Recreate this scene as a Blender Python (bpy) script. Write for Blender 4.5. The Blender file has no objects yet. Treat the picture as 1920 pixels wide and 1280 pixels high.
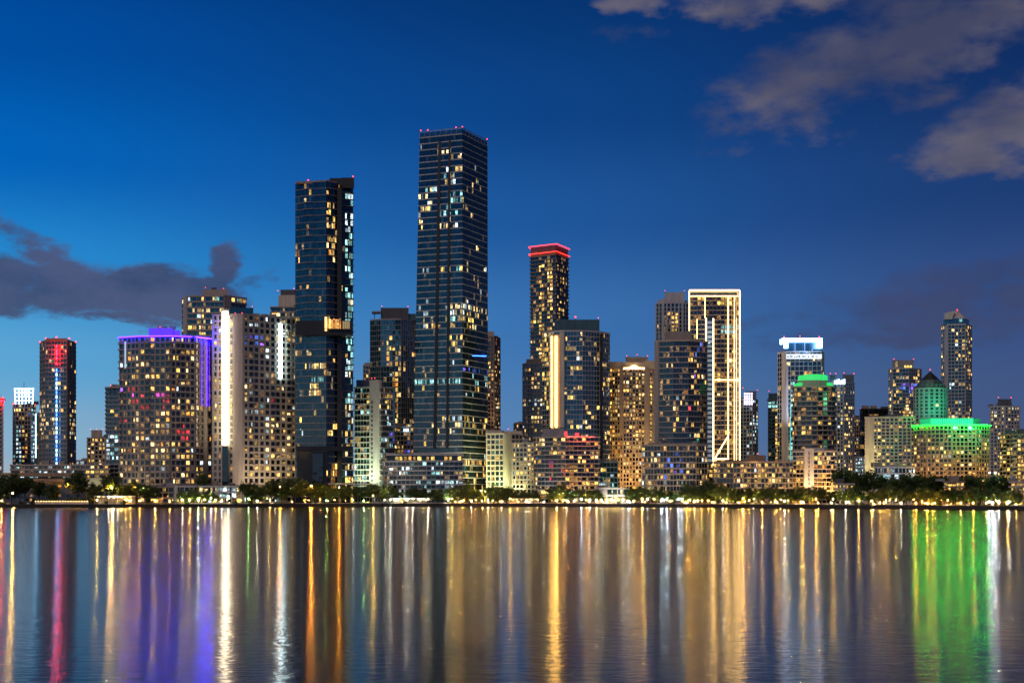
import bpy, math, random
from mathutils import Vector, Matrix

random.seed(7)
R = random.Random(11)
sc = bpy.context.scene
COL = sc.collection

# ------------------------------------------------------------------ camera
F, HX, HY, CZ = 2432.0, 960.0, 923.0, 10.0       # focal length and horizon in photo pixels, eye height in metres
cam = bpy.data.cameras.new('camera')
cam_o = bpy.data.objects.new('camera', cam)
COL.objects.link(cam_o)
cam_o.location = (0, 0, CZ)
cam_o.rotation_euler = (math.pi / 2, 0, 0)
cam.sensor_width = 36
cam.lens = F / 1920 * 36
cam.shift_y = (HY - 640) / 1920
cam.clip_start = 0.5
cam.clip_end = 30000
sc.camera = cam_o

# ------------------------------------------------------------------ world: blue hour, afterglow low on the west (-x) side
FILL_AZ, FILL_EL = math.radians(-148), math.radians(48)
world = bpy.data.worlds.new('World')
sc.world = world
world.use_nodes = True
world.cycles.sampling_method = 'MANUAL'
world.cycles.sample_map_resolution = 256


def lin(c):
    return tuple(((v / 255) / 12.92 if v / 255 <= 0.04045 else ((v / 255 + 0.055) / 1.055) ** 2.4) for v in c)


def build_sky():
    nt = world.node_tree
    n, l = nt.nodes, nt.links
    bg = n['Background']

    def m(op, a, b=None, c=None, clamp=False):
        nd = n.new('ShaderNodeMath')
        nd.operation = op
        nd.use_clamp = clamp
        for i, v in enumerate((a, b, c)):
            if v is None:
                continue
            if isinstance(v, (int, float)):
                nd.inputs[i].default_value = v
            else:
                l.new(v, nd.inputs[i])
        return nd.outputs[0]

    tc = n.new('ShaderNodeTexCoord')
    sep = n.new('ShaderNodeSeparateXYZ')
    l.new(tc.outputs['Generated'], sep.inputs[0])
    x, y, z = sep.outputs
    hor = m('SQRT', m('ADD', m('MULTIPLY', x, x), m('MULTIPLY', y, y)))
    el = m('ARCTAN2', z, hor)
    az = m('ARCTAN2', x, y)
    side = m('DIVIDE', x, m('MAXIMUM', hor, 0.001))

    def ramp(stops):
        r = n.new('ShaderNodeValToRGB')
        cr = r.color_ramp
        cr.interpolation = 'EASE'
        while len(cr.elements) > 1:
            cr.elements.remove(cr.elements[-1])
        for i, (p, c) in enumerate(stops):
            e = cr.elements[0] if i == 0 else cr.elements.new(p)
            e.position = p
            e.color = (*lin(c), 1)
        return r
    # position = elevation (radians) / 0.8
    west = ramp([(0.0, (172, 176, 180)), (0.045, (138, 176, 202)), (0.12, (92, 166, 212)), (0.20, (36, 138, 208)), (0.30, (0, 98, 184)), (0.40, (0, 76, 158)), (0.50, (0, 58, 130)), (1.0, (0, 34, 86))])
    mid = ramp([(0.0, (108, 136, 168)), (0.06, (84, 128, 178)), (0.16, (58, 114, 176)), (0.26, (30, 86, 154)), (0.36, (12, 66, 132)), (0.46, (6, 52, 112)), (0.56, (5, 42, 96)), (1.0, (2, 28, 68))])
    east = ramp([(0.0, (82, 94, 126)), (0.08, (66, 86, 130)), (0.18, (50, 76, 130)), (0.28, (28, 58, 112)), (0.40, (14, 42, 92)), (0.52, (8, 30, 74)), (1.0, (3, 20, 50))])
    fac = m('DIVIDE', el, 0.8, clamp=True)
    for r in (west, mid, east):
        l.new(fac, r.inputs[0])

    def mix(f, a, b):
        nd = n.new('ShaderNodeMix')
        nd.data_type = 'RGBA'
        if isinstance(f, (int, float)):
            nd.inputs[0].default_value = f
        else:
            l.new(f, nd.inputs[0])
        for k, v in ((6, a), (7, b)):
            if isinstance(v, tuple):
                nd.inputs[k].default_value = (*v, 1)
            else:
                l.new(v, nd.inputs[k])
        return nd.outputs[2]

    def sstep(v, a, b):
        nd = n.new('ShaderNodeMapRange')
        nd.interpolation_type = 'SMOOTHSTEP'
        nd.inputs[1].default_value = a
        nd.inputs[2].default_value = b
        l.new(v, nd.inputs[0])
        return nd.outputs[0]
    sky = mix(sstep(side, -0.03, 0.38), mix(sstep(side, -0.42, 0.04), west.outputs[0], mid.outputs[0]), east.outputs[0])
    # a low physical twilight sky underneath, seen as a faint share of the light
    nis = n.new('ShaderNodeTexSky')
    nis.sky_type = 'NISHITA'
    nis.sun_disc = False
    nis.sun_elevation = math.radians(1)
    nis.sun_rotation = FILL_AZ
    nis.ozone_density = 6
    add = n.new('ShaderNodeMix')
    add.data_type = 'RGBA'
    add.blend_type = 'ADD'
    add.inputs[0].default_value = 0.015
    l.new(sky, add.inputs[6])
    l.new(nis.outputs[0], add.inputs[7])
    sky = add.outputs[2]
    # ---- clouds, in angles on the sky
    comb = n.new('ShaderNodeCombineXYZ')
    l.new(az, comb.inputs[0])
    l.new(m('MULTIPLY', el, 2.0), comb.inputs[1])

    def noise(scale, detail, rough, vec=comb.outputs[0], w=0.0):
        mp = n.new('ShaderNodeMapping')
        mp.inputs['Location'].default_value = (w, w * 1.7, w * .3)
        l.new(vec, mp.inputs[0])
        vec = mp.outputs[0]
        nd = n.new('ShaderNodeTexNoise')
        nd.inputs['Scale'].default_value = scale
        nd.inputs['Detail'].default_value = detail
        nd.inputs['Roughness'].default_value = rough
        l.new(vec, nd.inputs['Vector'])
        return nd.outputs[0]
    n1 = noise(11, 7, 0.58, w=2.3)
    n2 = noise(30, 6, 0.55, w=7.7)
    n3 = noise(7, 3, 0.5, w=4.1)
    puff = m('ADD', m('MULTIPLY', m('SUBTRACT', n1, 0.5), 3.2), m('MULTIPLY', m('SUBTRACT', n2, 0.5), 2.4))

    n4 = noise(16, 3, 0.55, w=9.3)
    waz = m('ADD', az, m('MULTIPLY', m('SUBTRACT', n4, 0.5), 0.075))
    wel = m('ADD', el, m('MULTIPLY', m('SUBTRACT', n1, 0.5), 0.045))

    def field(blobs):
        acc = None
        for (px, py, rx, ry, rot, amp) in blobs:
            a0, e0 = math.atan((px - HX) / F), math.atan((HY - py) / F)
            c, s = math.cos(math.radians(rot)), math.sin(math.radians(rot))
            dx, dy = m('SUBTRACT', waz, a0), m('SUBTRACT', wel, e0)
            u = m('ADD', m('MULTIPLY', dx, c * F / rx), m('MULTIPLY', dy, s * F / rx))
            v = m('ADD', m('MULTIPLY', dx, -s * F / ry), m('MULTIPLY', dy, c * F / ry))
            d = m('SUBTRACT', amp, m('ADD', m('MULTIPLY', u, u), m('MULTIPLY', v, v)))
            acc = d if acc is None else m('MAXIMUM', acc, d)
        return m('ADD', m('MAXIMUM', acc, -3.0), puff)
    bank = field([(40, 560, 190, 62, 0, 1), (10, 475, 80, 50, -20, .7), (280, 550, 130, 44, 0, 1), (425, 520, 46, 62, 0, 1.0), (480, 540, 60, 26, 20, .8), (250, 602, 110, 20, 0, .7), (395, 560, 80, 40, 0, 1)])
    high = field([(1520, 170, 220, 78, 16, 1.0), (1720, 115, 200, 105, 15, 1.05), (1890, 50, 150, 100, 0, 1.0), (1880, 285, 150, 60, 14, 1.1), (1440, 8, 190, 40, 0, .9), (1205, 2, 70, 26, 0, .8), (1180, 75, 110, 36, 0, .2), (2150, 160, 200, 150, 0, 1), (1640, -60, 500, 40, 0, .5)])
    low = field([(1760, 570, 240, 60, 8, .8), (1500, 610, 170, 22, 0, .5), (2100, 560, 300, 70, 0, .9), (1650, 640, 300, 30, 0, .5)])
    bankc = mix(sstep(n1, 0.35, 0.65), lin((52, 62, 94)), lin((78, 82, 114)))
    highc = mix(sstep(n3, 0.36, 0.62), lin((68, 72, 98)), lin((112, 106, 116)))
    lowc = mix(sstep(n1, 0.35, 0.65), lin((54, 64, 98)), lin((64, 72, 106)))
    sky = mix(m('MULTIPLY', sstep(low, -0.35, 1.1), 0.75), sky, lowc)
    sky = mix(m('MULTIPLY', sstep(high, -0.25, 1.25), 0.86), sky, highc)
    sky = mix(m('MULTIPLY', sstep(bank, -0.1, 0.75), 0.9), sky, bankc)
    ground = sstep(el, -0.012, 0.0)
    sky = mix(ground, lin((18, 22, 30)), sky)
    l.new(sky, bg.inputs[0])
    bg.inputs[1].default_value = 1.0


build_sky()

warm_fill = bpy.data.lights.new('warm_fill', 'SUN')  # added warm fill from behind the camera, standing in for city glow
warm_fill.energy = 1.05
warm_fill.angle = math.radians(35)
warm_fill.color = (1.0, 0.70, 0.45)
fill_o = bpy.data.objects.new('warm_fill', warm_fill)
COL.objects.link(fill_o)
d = Vector((math.sin(FILL_AZ) * math.cos(FILL_EL), math.cos(FILL_AZ) * math.cos(FILL_EL), math.sin(FILL_EL)))
fill_o.rotation_euler = d.to_track_quat('Z', 'Y').to_euler()

vs = sc.view_settings
vs.view_transform = 'Standard'
vs.look = 'None'
vs.exposure = 0
vs.gamma = 1
vs.use_curve_mapping = False
cy = sc.cycles
cy.use_denoising = True
cy.use_light_tree = True
cy.light_sampling_threshold = 0.0
cy.max_bounces = 4
cy.diffuse_bounces = 1
cy.glossy_bounces = 3
cy.transmission_bounces = 1
cy.transparent_max_bounces = 2
cy.sample_clamp_indirect = 3.0
cy.sample_clamp_direct = 400.0
cy.blur_glossy = 1.0
cy.caustics_reflective = False
cy.caustics_refractive = False


# ------------------------------------------------------------------ helpers
def X(px, Y):
    return (px - HX) * Y / F


def Z(py, Y):
    return CZ + (HY - py) * Y / F


def P(px, Y):
    return (X(px, Y), Y)


class MB:
    def __init__(self):
        self.v, self.f, self.a = [], [], []

    def quad(self, a, b, c, d, r=0.0):
        i = len(self.v)
        self.v += [a, b, c, d]
        self.f.append((i, i + 1, i + 2, i + 3))
        self.a.append(r)

    def box(self, c, s, rz=0.0, r=0.0):
        i = len(self.v)
        co, si = math.cos(rz), math.sin(rz)
        for dz in (-.5, .5):
            for dx, dy in ((-.5, -.5), (.5, -.5), (.5, .5), (-.5, .5)):
                x, y = dx * s[0], dy * s[1]
                self.v.append((c[0] + x * co - y * si, c[1] + x * si + y * co, c[2] + dz * s[2]))
        for q in ((3, 2, 1, 0), (4, 5, 6, 7), (0, 1, 5, 4), (1, 2, 6, 5), (2, 3, 7, 6), (3, 0, 4, 7)):
            self.f.append(tuple(i + k for k in q))
            self.a.append(r)

    def prism(self, poly, z0, z1, top=None, cap=True):
        i, k = len(self.v), len(poly)
        top = top or poly
        self.v += [(p[0], p[1], z0) for p in poly] + [(p[0], p[1], z1) for p in top]
        for j in range(k):
            self.f.append((i + j, i + (j + 1) % k, i + k + (j + 1) % k, i + k + j))
        if cap:
            self.f.append(tuple(i + k + j for j in range(k)))
            self.f.append(tuple(i + j for j in reversed(range(k))))
        self.a += [0.0] * (k + (2 if cap else 0))

    def tube(self, p0, p1, r0, r1, n=6, cap=True):
        p0, p1 = Vector(p0), Vector(p1)
        q = (p1 - p0).to_track_quat('Z', 'Y')
        i = len(self.v)
        for p, r in ((p0, r0), (p1, r1)):
            for k in range(n):
                a = 2 * math.pi * k / n
                self.v.append(tuple(p + q @ Vector((r * math.cos(a), r * math.sin(a), 0))))
        for k in range(n):
            self.f.append((i + k, i + (k + 1) % n, i + n + (k + 1) % n, i + n + k))
            self.a.append(0.0)
        if cap:
            self.f.append(tuple(i + n + k for k in range(n)))
            self.a.append(0.0)

    def ball(self, c, r, n=8, m=5, sz=1.0):
        i = len(self.v)
        for a in range(m + 1):
            t = math.pi * a / m
            for k in range(n):
                p = 2 * math.pi * k / n
                self.v.append((c[0] + r * math.sin(t) * math.cos(p), c[1] + r * math.sin(t) * math.sin(p), c[2] - r * sz * math.cos(t)))
        for a in range(m):
            for k in range(n):
                self.f.append((i + a * n + k, i + a * n + (k + 1) % n, i + (a + 1) * n + (k + 1) % n, i + (a + 1) * n + k))
                self.a.append(0.0)

    def mesh(self, name, mat):
        me = bpy.data.meshes.new(name)
        me.from_pydata(self.v, [], self.f)
        if any(self.a):
            at = me.attributes.new('rnd', 'FLOAT', 'FACE')
            at.data.foreach_set('value', self.a)
        me.materials.append(mat)
        return me

    def build(self, name, mat, parent=None, loc=(0, 0, 0)):
        return obj(name, self.mesh(name, mat), parent, loc)


def obj(name, data, parent=None, loc=(0, 0, 0)):
    o = bpy.data.objects.new(name, data)
    COL.objects.link(o)
    o.parent = parent
    o.location = loc
    return o


def tag(o, label=None, cat=None, group=None, kind=None):
    for k, v in (('label', label), ('category', cat), ('group', group), ('kind', kind)):
        if v:
            o[k] = v
    return o


def offset_poly(poly, d):
    """outline of a counter-clockwise polygon moved outwards by d"""
    n, out = len(poly), []
    for i in range(n):
        a, b, c = Vector(poly[i - 1]), Vector(poly[i]), Vector(poly[(i + 1) % n])
        e0, e1 = (b - a).normalized(), (c - b).normalized()
        n0, n1 = Vector((e0.y, -e0.x)), Vector((e1.y, -e1.x))
        bi = n0 + n1
        if bi.length < 1e-4:
            out.append(tuple(b + n0 * d))
            continue
        bi.normalize()
        out.append(tuple(b + bi * (d / max(0.35, bi.dot(n0)))))
    return out


# ------------------------------------------------------------------ materials
MATS = {}


def new_mat(name):
    mt = bpy.data.materials.new(name)
    mt.use_nodes = True
    nt = mt.node_tree
    return mt, nt.nodes, nt.links, nt.nodes['Principled BSDF']


def wall_mat(name, col, rough=0.75, var=0.22, metal=0.0, streak=True):
    mt, n, l, b = new_mat(name)
    tc = n.new('ShaderNodeTexCoord')
    mp = n.new('ShaderNodeMapping')
    mp.inputs['Scale'].default_value = (0.55, 0.55, 0.09 if streak else 0.5)
    l.new(tc.outputs['Object'], mp.inputs[0])
    t = n.new('ShaderNodeTexNoise')
    t.inputs['Scale'].default_value = 1.0
    t.inputs['Detail'].default_value = 6
    l.new(mp.outputs[0], t.inputs['Vector'])
    oi = n.new('ShaderNodeObjectInfo')
    r = n.new('ShaderNodeMapRange')
    r.inputs[1].default_value, r.inputs[2].default_value = 0.3, 0.7
    r.inputs[3].default_value, r.inputs[4].default_value = 1 - var, 1 + var * 0.5
    l.new(t.outputs[0], r.inputs[0])
    r2 = n.new('ShaderNodeMapRange')
    r2.inputs[3].default_value, r2.inputs[4].default_value = 0.9, 1.08
    l.new(oi.outputs['Random'], r2.inputs[0])
    mu = n.new('ShaderNodeMath')
    mu.operation = 'MULTIPLY'
    l.new(r.outputs[0], mu.inputs[0])
    l.new(r2.outputs[0], mu.inputs[1])
    vm = n.new('ShaderNodeVectorMath')
    vm.operation = 'SCALE'
    vm.inputs[0].default_value = col
    l.new(mu.outputs[0], vm.inputs['Scale'])
    l.new(vm.outputs[0], b.inputs['Base Color'])
    b.inputs['Roughness'].default_value = rough
    b.inputs['Metallic'].default_value = metal
    MATS[name] = mt
    return mt


def glass_mat(name, tint, ior=1.75, curtain=0.05, dim=0.10, dimcol=(1.0, 0.62, 0.28)):
    """window glass; a share of the panes has pale blinds behind, another share a faint lamp far inside"""
    mt, n, l, b = new_mat(name)
    at = n.new('ShaderNodeAttribute')
    at.attribute_name = 'rnd'
    cr = n.new('ShaderNodeValToRGB')
    cr.color_ramp.interpolation = 'CONSTANT'
    e = cr.color_ramp.elements
    e[0].position, e[0].color = 0.0, (*[c * 0.6 for c in tint], 1)
    e[1].position, e[1].color = 0.35, (*tint, 1)
    for p, k in ((0.6, 1.4), (1 - curtain - dim, 3.2)):
        x = e.new(p)
        x.color = (*[min(0.3, c * k + (0.025 if k > 3 else 0.001)) for c in tint], 1)
    x = e.new(1 - dim)
    x.color = (*tint, 1)
    l.new(at.outputs['Fac'], cr.inputs[0])
    l.new(cr.outputs[0], b.inputs['Base Color'])
    b.inputs['Roughness'].default_value = 0.07
    b.inputs['IOR'].default_value = ior
    mr = n.new('ShaderNodeMapRange')
    mr.inputs[1].default_value, mr.inputs[2].default_value = 1 - dim, 1.0
    gb = n.new('ShaderNodeBump')
    gb.inputs['Strength'].default_value = .5
    gb.inputs['Distance'].default_value = .25
    gt = n.new('ShaderNodeTexNoise')
    gt.inputs['Scale'].default_value = .16
    gc = n.new('ShaderNodeTexCoord')
    l.new(gc.outputs['Object'], gt.inputs['Vector'])
    l.new(gt.outputs[0], gb.inputs['Height'])
    l.new(gb.outputs[0], b.inputs['Normal'])
    mr.inputs[3].default_value, mr.inputs[4].default_value = 0.06, 0.75
    l.new(at.outputs['Fac'], mr.inputs[0])
    b.inputs['Emission Color'].default_value = (*dimcol, 1)
    tc = n.new('ShaderNodeTexCoord')
    t = n.new('ShaderNodeTexNoise')
    t.inputs['Scale'].default_value = 0.9
    l.new(tc.outputs['Object'], t.inputs['Vector'])
    gate = n.new('ShaderNodeMath')
    gate.operation = 'GREATER_THAN'
    gate.inputs[1].default_value = 1 - dim
    l.new(at.outputs['Fac'], gate.inputs[0])
    g2 = n.new('ShaderNodeMath')
    g2.operation = 'MULTIPLY'
    l.new(gate.outputs[0], g2.inputs[0])
    l.new(mr.outputs[0], g2.inputs[1])
    t.inputs['Scale'].default_value = .7
    t2 = n.new('ShaderNodeMapRange')
    t2.inputs[1].default_value, t2.inputs[2].default_value = .4, .62
    l.new(t.outputs[0], t2.inputs[0])
    mu = n.new('ShaderNodeMath')
    mu.operation = 'MULTIPLY'
    l.new(g2.outputs[0], mu.inputs[0])
    l.new(t2.outputs[0], mu.inputs[1])
    l.new(mu.outputs[0], b.inputs['Emission Strength'])
    mt.cycles.emission_sampling = 'NONE'
    MATS[name] = mt
    return mt


def lit_mat(name, col, strength):
    """a lit room behind glass: uneven, each window its own brightness"""
    mt, n, l, b = new_mat(name)
    oi = n.new('ShaderNodeObjectInfo')
    pw = n.new('ShaderNodeMath')
    pw.operation = 'POWER'
    pw.inputs[1].default_value = 2.4
    l.new(oi.outputs['Random'], pw.inputs[0])
    mr = n.new('ShaderNodeMapRange')
    mr.inputs[3].default_value, mr.inputs[4].default_value = 0.14, 1.0
    l.new(pw.outputs[0], mr.inputs[0])
    tc = n.new('ShaderNodeTexCoord')
    vo = n.new('ShaderNodeVectorMath')
    vo.operation = 'ADD'
    l.new(tc.outputs['Object'], vo.inputs[0])
    l.new(oi.outputs['Location'], vo.inputs[1])
    t = n.new('ShaderNodeTexNoise')
    t.inputs['Scale'].default_value = 0.75
    t.inputs['Detail'].default_value = 3
    l.new(vo.outputs[0], t.inputs['Vector'])
    m2 = n.new('ShaderNodeMapRange')
    m2.inputs[1].default_value, m2.inputs[2].default_value = 0.36, 0.64
    m2.inputs[3].default_value, m2.inputs[4].default_value = 0.25, 1.5
    l.new(t.outputs[0], m2.inputs[0])
    mu = n.new('ShaderNodeMath')
    mu.operation = 'MULTIPLY'
    l.new(mr.outputs[0], mu.inputs[0])
    l.new(m2.outputs[0], mu.inputs[1])
    ms = n.new('ShaderNodeMath')
    ms.operation = 'MULTIPLY'
    ms.inputs[1].default_value = strength
    l.new(mu.outputs[0], ms.inputs[0])
    hs = n.new('ShaderNodeHueSaturation')
    hs.inputs['Color'].default_value = (*col, 1)
    m3 = n.new('ShaderNodeMapRange')
    m3.inputs[3].default_value, m3.inputs[4].default_value = 0.48, 0.52
    l.new(t.outputs[0], m3.inputs[0])
    l.new(m3.outputs[0], hs.inputs['Hue'])
    b.inputs['Base Color'].default_value = (0.03, 0.03, 0.03, 1)
    b.inputs['Roughness'].default_value = 0.1
    l.new(hs.outputs[0], b.inputs['Emission Color'])
    l.new(ms.outputs[0], b.inputs['Emission Strength'])
    mt.cycles.emission_sampling = 'NONE'
    MATS[name] = mt


def glow_mat(name, col, strength, sample=True):
    mt, n, l, b = new_mat(name)
    b.inputs['Base Color'].default_value = (0.2, 0.2, 0.2, 1)
    b.inputs['Emission Color'].default_value = (*col, 1)
    b.inputs['Emission Strength'].default_value = strength
    mt.cycles.emission_sampling = 'FRONT' if sample else 'NONE'
    MATS[name] = mt


wall_mat('beige', (0.46, 0.40, 0.34))
wall_mat('taupe', (0.34, 0.29, 0.25))
wall_mat('white', (0.66, 0.63, 0.60))
wall_mat('ivory', (0.50, 0.44, 0.37))
wall_mat('cream', (0.62, 0.55, 0.44))
wall_mat('tan', (0.34, 0.235, 0.145))
wall_mat('brown', (0.24, 0.17, 0.13))
wall_mat('grey', (0.34, 0.34, 0.35))
wall_mat('palegrey', (0.48, 0.48, 0.50))
wall_mat('slate', (0.10, 0.11, 0.13))
wall_mat('darkmetal', (0.018, 0.021, 0.025), 0.5)
wall_mat('greenmetal', (0.10, 0.17, 0.16), 0.35, metal=0.4)
wall_mat('roofdark', (0.06, 0.06, 0.065))
wall_mat('silver', (0.45, 0.47, 0.50), 0.35, metal=0.5)
wall_mat('bark', (0.10, 0.075, 0.05), 0.9)
wall_mat('pole', (0.08, 0.08, 0.08), 0.5)
wall_mat('stone', (0.16, 0.15, 0.14), 0.9, streak=False)
wall_mat('seawall', (0.035, 0.034, 0.032), 0.9, streak=False)
wall_mat('canvas', (0.75, 0.72, 0.66), 0.8)
glass_mat('glass_navy', (0.007, 0.024, 0.034), ior=1.8, dim=0.02)
glass_mat('glass_dark', (0.007, 0.008, 0.010), dim=0.13, dimcol=(1.0, 0.52, 0.16))
glass_mat('glass_azure', (0.010, 0.056, 0.070), ior=2.05, dim=0.04)
glass_mat('glass_teal', (0.008, 0.050, 0.054), dim=0.05)
glass_mat('glass_green', (0.020, 0.050, 0.045), dim=0.12)
glass_mat('glass_brown', (0.013, 0.009, 0.007), dim=0.22, dimcol=(1.0, 0.46, 0.12))
for nm, c, s in (('warm', (1.0, 0.52, 0.13), 3.0), ('soft', (1.0, 0.70, 0.30), 2.8), ('yellow', (1.0, 0.64, 0.13), 2.8), ('orange', (1.0, 0.36, 0.05), 2.2), ('cool', (0.74, 0.93, 1.0), 2.4),
                 ('aqua', (0.40, 0.92, 0.88), 2.2), ('red', (1.0, 0.07, 0.09), 1.8), ('violet', (0.40, 0.14, 1.0), 2.0), ('blue', (0.10, 0.22, 1.0), 2.0), ('leaf', (0.15, 0.8, 0.35), 1.4), ('pink', (1.0, 0.10, 0.75), 2.4)):
    lit_mat('lit_' + nm, c, s)
glow_mat('beacon', (1.0, 0.03, 0.04), 9, False)
glow_mat('led_white', (1.0, 0.80, 0.52), 8)
glow_mat('led_gold', (1.0, 0.60, 0.20), 10)
glow_mat('led_strip_gold', (1.0, 0.56, 0.13), 16)
glow_mat('led_amber', (1.0, 0.58, 0.18), 9)
glow_mat('led_cool', (0.68, 0.95, 1.0), 18)
glow_mat('led_blue', (0.03, 0.16, 1.0), 8)
glow_mat('led_ice', (0.36, 0.68, 1.0), 6)
glow_mat('led_sign', (0.60, 0.82, 1.0), 4)
glow_mat('led_red', (1.0, 0.0015, 0.006), 90)
glow_mat('led_violet', (0.004, 0.0008, 1.0), 300)
glow_mat('led_violet_soft', (0.011, 0.002, 1.0), 75)
glow_mat('led_green', (0.0004, 1.0, 0.005), 80)
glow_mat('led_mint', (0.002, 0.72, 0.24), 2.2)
glow_mat('led_teal', (0.05, 0.7, 0.65), 1.0)
PAL = {
    'warm': [('warm', 5), ('soft', 4), ('yellow', 2), ('cool', .5), ('orange', .7)],
    'mixed': [('warm', 5), ('soft', 4), ('yellow', 1), ('cool', 1.6), ('aqua', .8), ('blue', .3), ('violet', .25), ('red', .25)],
    'soft': [('soft', 5), ('yellow', 2), ('warm', 2), ('cool', .6)],
    'cool': [('cool', 6), ('aqua', 2), ('soft', .6)],
    'orange': [('orange', 4), ('warm', 5), ('yellow', 3)],
    'yellow': [('yellow', 5), ('warm', 3), ('soft', 1)],
    'office': [('soft', 4), ('cool', 2.5), ('yellow', 2), ('aqua', .8)],
    'teal': [('cool', 3), ('aqua', 4), ('soft', .5)], 'aqua': [('aqua', 1)], 'red': [('red', 3), ('pink', .4)], 'violet': [('violet', 2), ('blue', 1), ('pink', .3)], 'blue': [('blue', 3), ('violet', 1)], 'leaf': [('leaf', 2), ('aqua', 1)],
}


def pick(pal):
    opts = PAL[pal]
    t = R.random() * sum(w for _, w in opts)
    for nm, w in opts:
        t -= w
        if t <= 0:
            return 'lit_' + nm
    return 'lit_' + opts[0][0]


# ------------------------------------------------------------------ building generator
GZ = 2.0     # level of the land
BUILDINGS = []


class Building:
    pass


def building(name, label, pts, top, cat='tower', ref=None, base=None, depth=34, fl=10, bay=10, wall='beige', glass='glass_dark', slab=None,
             sh=0.3, so=0.35, pw=0.25, po=0.3, pier=None, lit=0.15, pal='warm', rules=(), solid=(), taper=None, back=None, roof='roofdark', parapet=1.2, balcony=(), group=None, max_lit=300, nobay=()):
    """pts: visible outline, left to right, in metres. sh / pw: share of the storey / bay taken by slab / pier. rules: (seg, u0, u1, v0, v1, share lit, palette), v from the roof down.
    solid: (seg, u0, u1, v0, v1) stretches of blank wall. balcony: (seg, u0, u1, depth) slabs that jut out."""
    b = Building()
    Yr = ref or pts[0][1]
    mpp = Yr / F
    z0 = GZ if base is None else base
    z1 = Z(top, Yr)
    nf = max(1, round((z1 - z0) / (fl * mpp)))
    fh = (z1 - z0) / nf
    cx, cyy = sum(p[0] for p in pts) / len(pts), sum(p[1] for p in pts) / len(pts)
    root = bpy.data.objects.new(name, None)
    COL.objects.link(root)
    root.location = (cx, cyy, z0)
    tag(root, label, cat, group)
    loc = [(p[0] - cx, p[1] - cyy) for p in pts]
    if back is None:
        k0, k1 = (pts[0][1] + depth) / pts[0][1], (pts[-1][1] + depth) / pts[-1][1]
        wid = pts[-1][0] * k1 - pts[0][0] * k0
        bk = [(pts[-1][0] * k1 - wid * .06 - cx, pts[-1][1] + depth - cyy), (pts[0][0] * k0 + wid * .06 - cx, pts[0][1] + depth - cyy)]
    else:
        bk = [(p[0] - cx, p[1] - cyy) for p in back]
    poly = loc + bk
    tp = poly
    if taper:
        tp = [(p[0] - cx, p[1] - cyy) for p in taper] + bk

    def at(i, t):     # corner i at height share t
        a, c = Vector(poly[i]), Vector(tp[i])
        return a.lerp(c, t)
    H = z1 - z0
    ns = len(pts) - 1
    panes = MB()
    lits = []
    shf = fh * sh
    b.piermesh = {}
    wallm = MATS[wall]
    pierm = MATS[pier or wall]
    slabm = MATS[slab or wall]
    thin = MB()
    seginfo = []
    for s in range(ns):
        A0, B0 = Vector(poly[s]), Vector(poly[s + 1])
        L = (B0 - A0).length
        nb = max(1, round(L / (bay * mpp)))
        e = (B0 - A0).normalized()
        nrm = Vector((e.y, -e.x))
        ang = math.atan2(e.y, e.x)
        bw = L / nb
        seginfo.append((A0, B0, L, nb, e, nrm, ang, bw))
        rowf = [R.random() for _ in range(nf)]
        for i in range(nf):
            za, zb = i * fh, (i + 1) * fh
            ta, tb = za / H, zb / H
            Aa, Ba, Ab, Bb = at(s, ta), at(s + 1, ta), at(s, tb), at(s + 1, tb)
            v = 1 - (i + .5) / nf
            unit = R.random()
            for j in range(nb):
                u0, u1, u = j / nb, (j + 1) / nb, (j + .5) / nb
                j0 = [R.uniform(-.035, .035) for _ in range(4)]
                q = [Aa.lerp(Ba, u0), Aa.lerp(Ba, u1), Ab.lerp(Bb, u1), Ab.lerp(Bb, u0)]
                q = [(p.x + nrm.x * o, p.y + nrm.y * o, zz) for p, o, zz in zip(q, j0, (za, za, zb, zb))]
                panes.quad(*q, max(0.001, R.random()))
                if any(ss in (None, s) and a <= u <= c and d0 <= v <= d1 for ss, a, c, d0, d1 in solid):
                    continue
                p, pl = lit * (0.8 + 1.3 * rowf[i]), pal
                for ss, a, c, d0, d1, pp, ppl in rules:
                    if ss in (None, s) and a <= u <= c and d0 <= v <= d1:
                        p, pl = pp, ppl
                if j % 2 == 0 or R.random() < .3:
                    unit = R.random()
                draw = unit if R.random() < .6 else R.random()
                if draw < p:
                    m0 = Aa.lerp(Ba, u).lerp(Ab.lerp(Bb, u), .5)
                    lits.append((s, m0, za, pl, v))
    # lit windows, each one a part
    R.shuffle(lits)
    cache = {}
    for (s, m0, za, pl, v) in lits[:max_lit]:
        A0, B0, L, nb, e, nrm, ang, bw = seginfo[s]
        var = R.choice((0, 0, 1, 1, 2, 3, 4))
        mn = pick(pl)
        key = (s, var, mn)
        if key not in cache:
            ww, wh = bw * (1 - pw) * .86, (fh - shf) * .84
            mb = MB()

            def pane(a0, a1, c0, c1):
                pt = [(e.x * a + nrm.x * .12, e.y * a + nrm.y * .12, c) for a, c in ((a0, c0), (a1, c0), (a1, c1), (a0, c1))]
                mb.quad(*pt)
            g = 0.07
            if var == 0:
                pane(-ww / 2, -g, -wh / 2, wh / 2)
                pane(g, ww / 2, -wh / 2, wh / 2)
            elif var == 1:
                pane(-ww / 2, ww / 2, -wh / 2, wh / 2)
            elif var == 2:
                pane(-ww / 2, ww * .05, -wh / 2, wh / 2)
            elif var == 3:
                pane(-ww / 2, -g, -wh / 2, wh * .18)
                pane(g, ww / 2, -wh / 2, wh * .18)
            else:
                pane(ww * .02, ww / 2, -wh / 2, wh / 2)
            cache[key] = mb.mesh('window', MATS[mn])
        obj('window', cache[key], root, (m0.x, m0.y, za + shf + (fh - shf) / 2))
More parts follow.
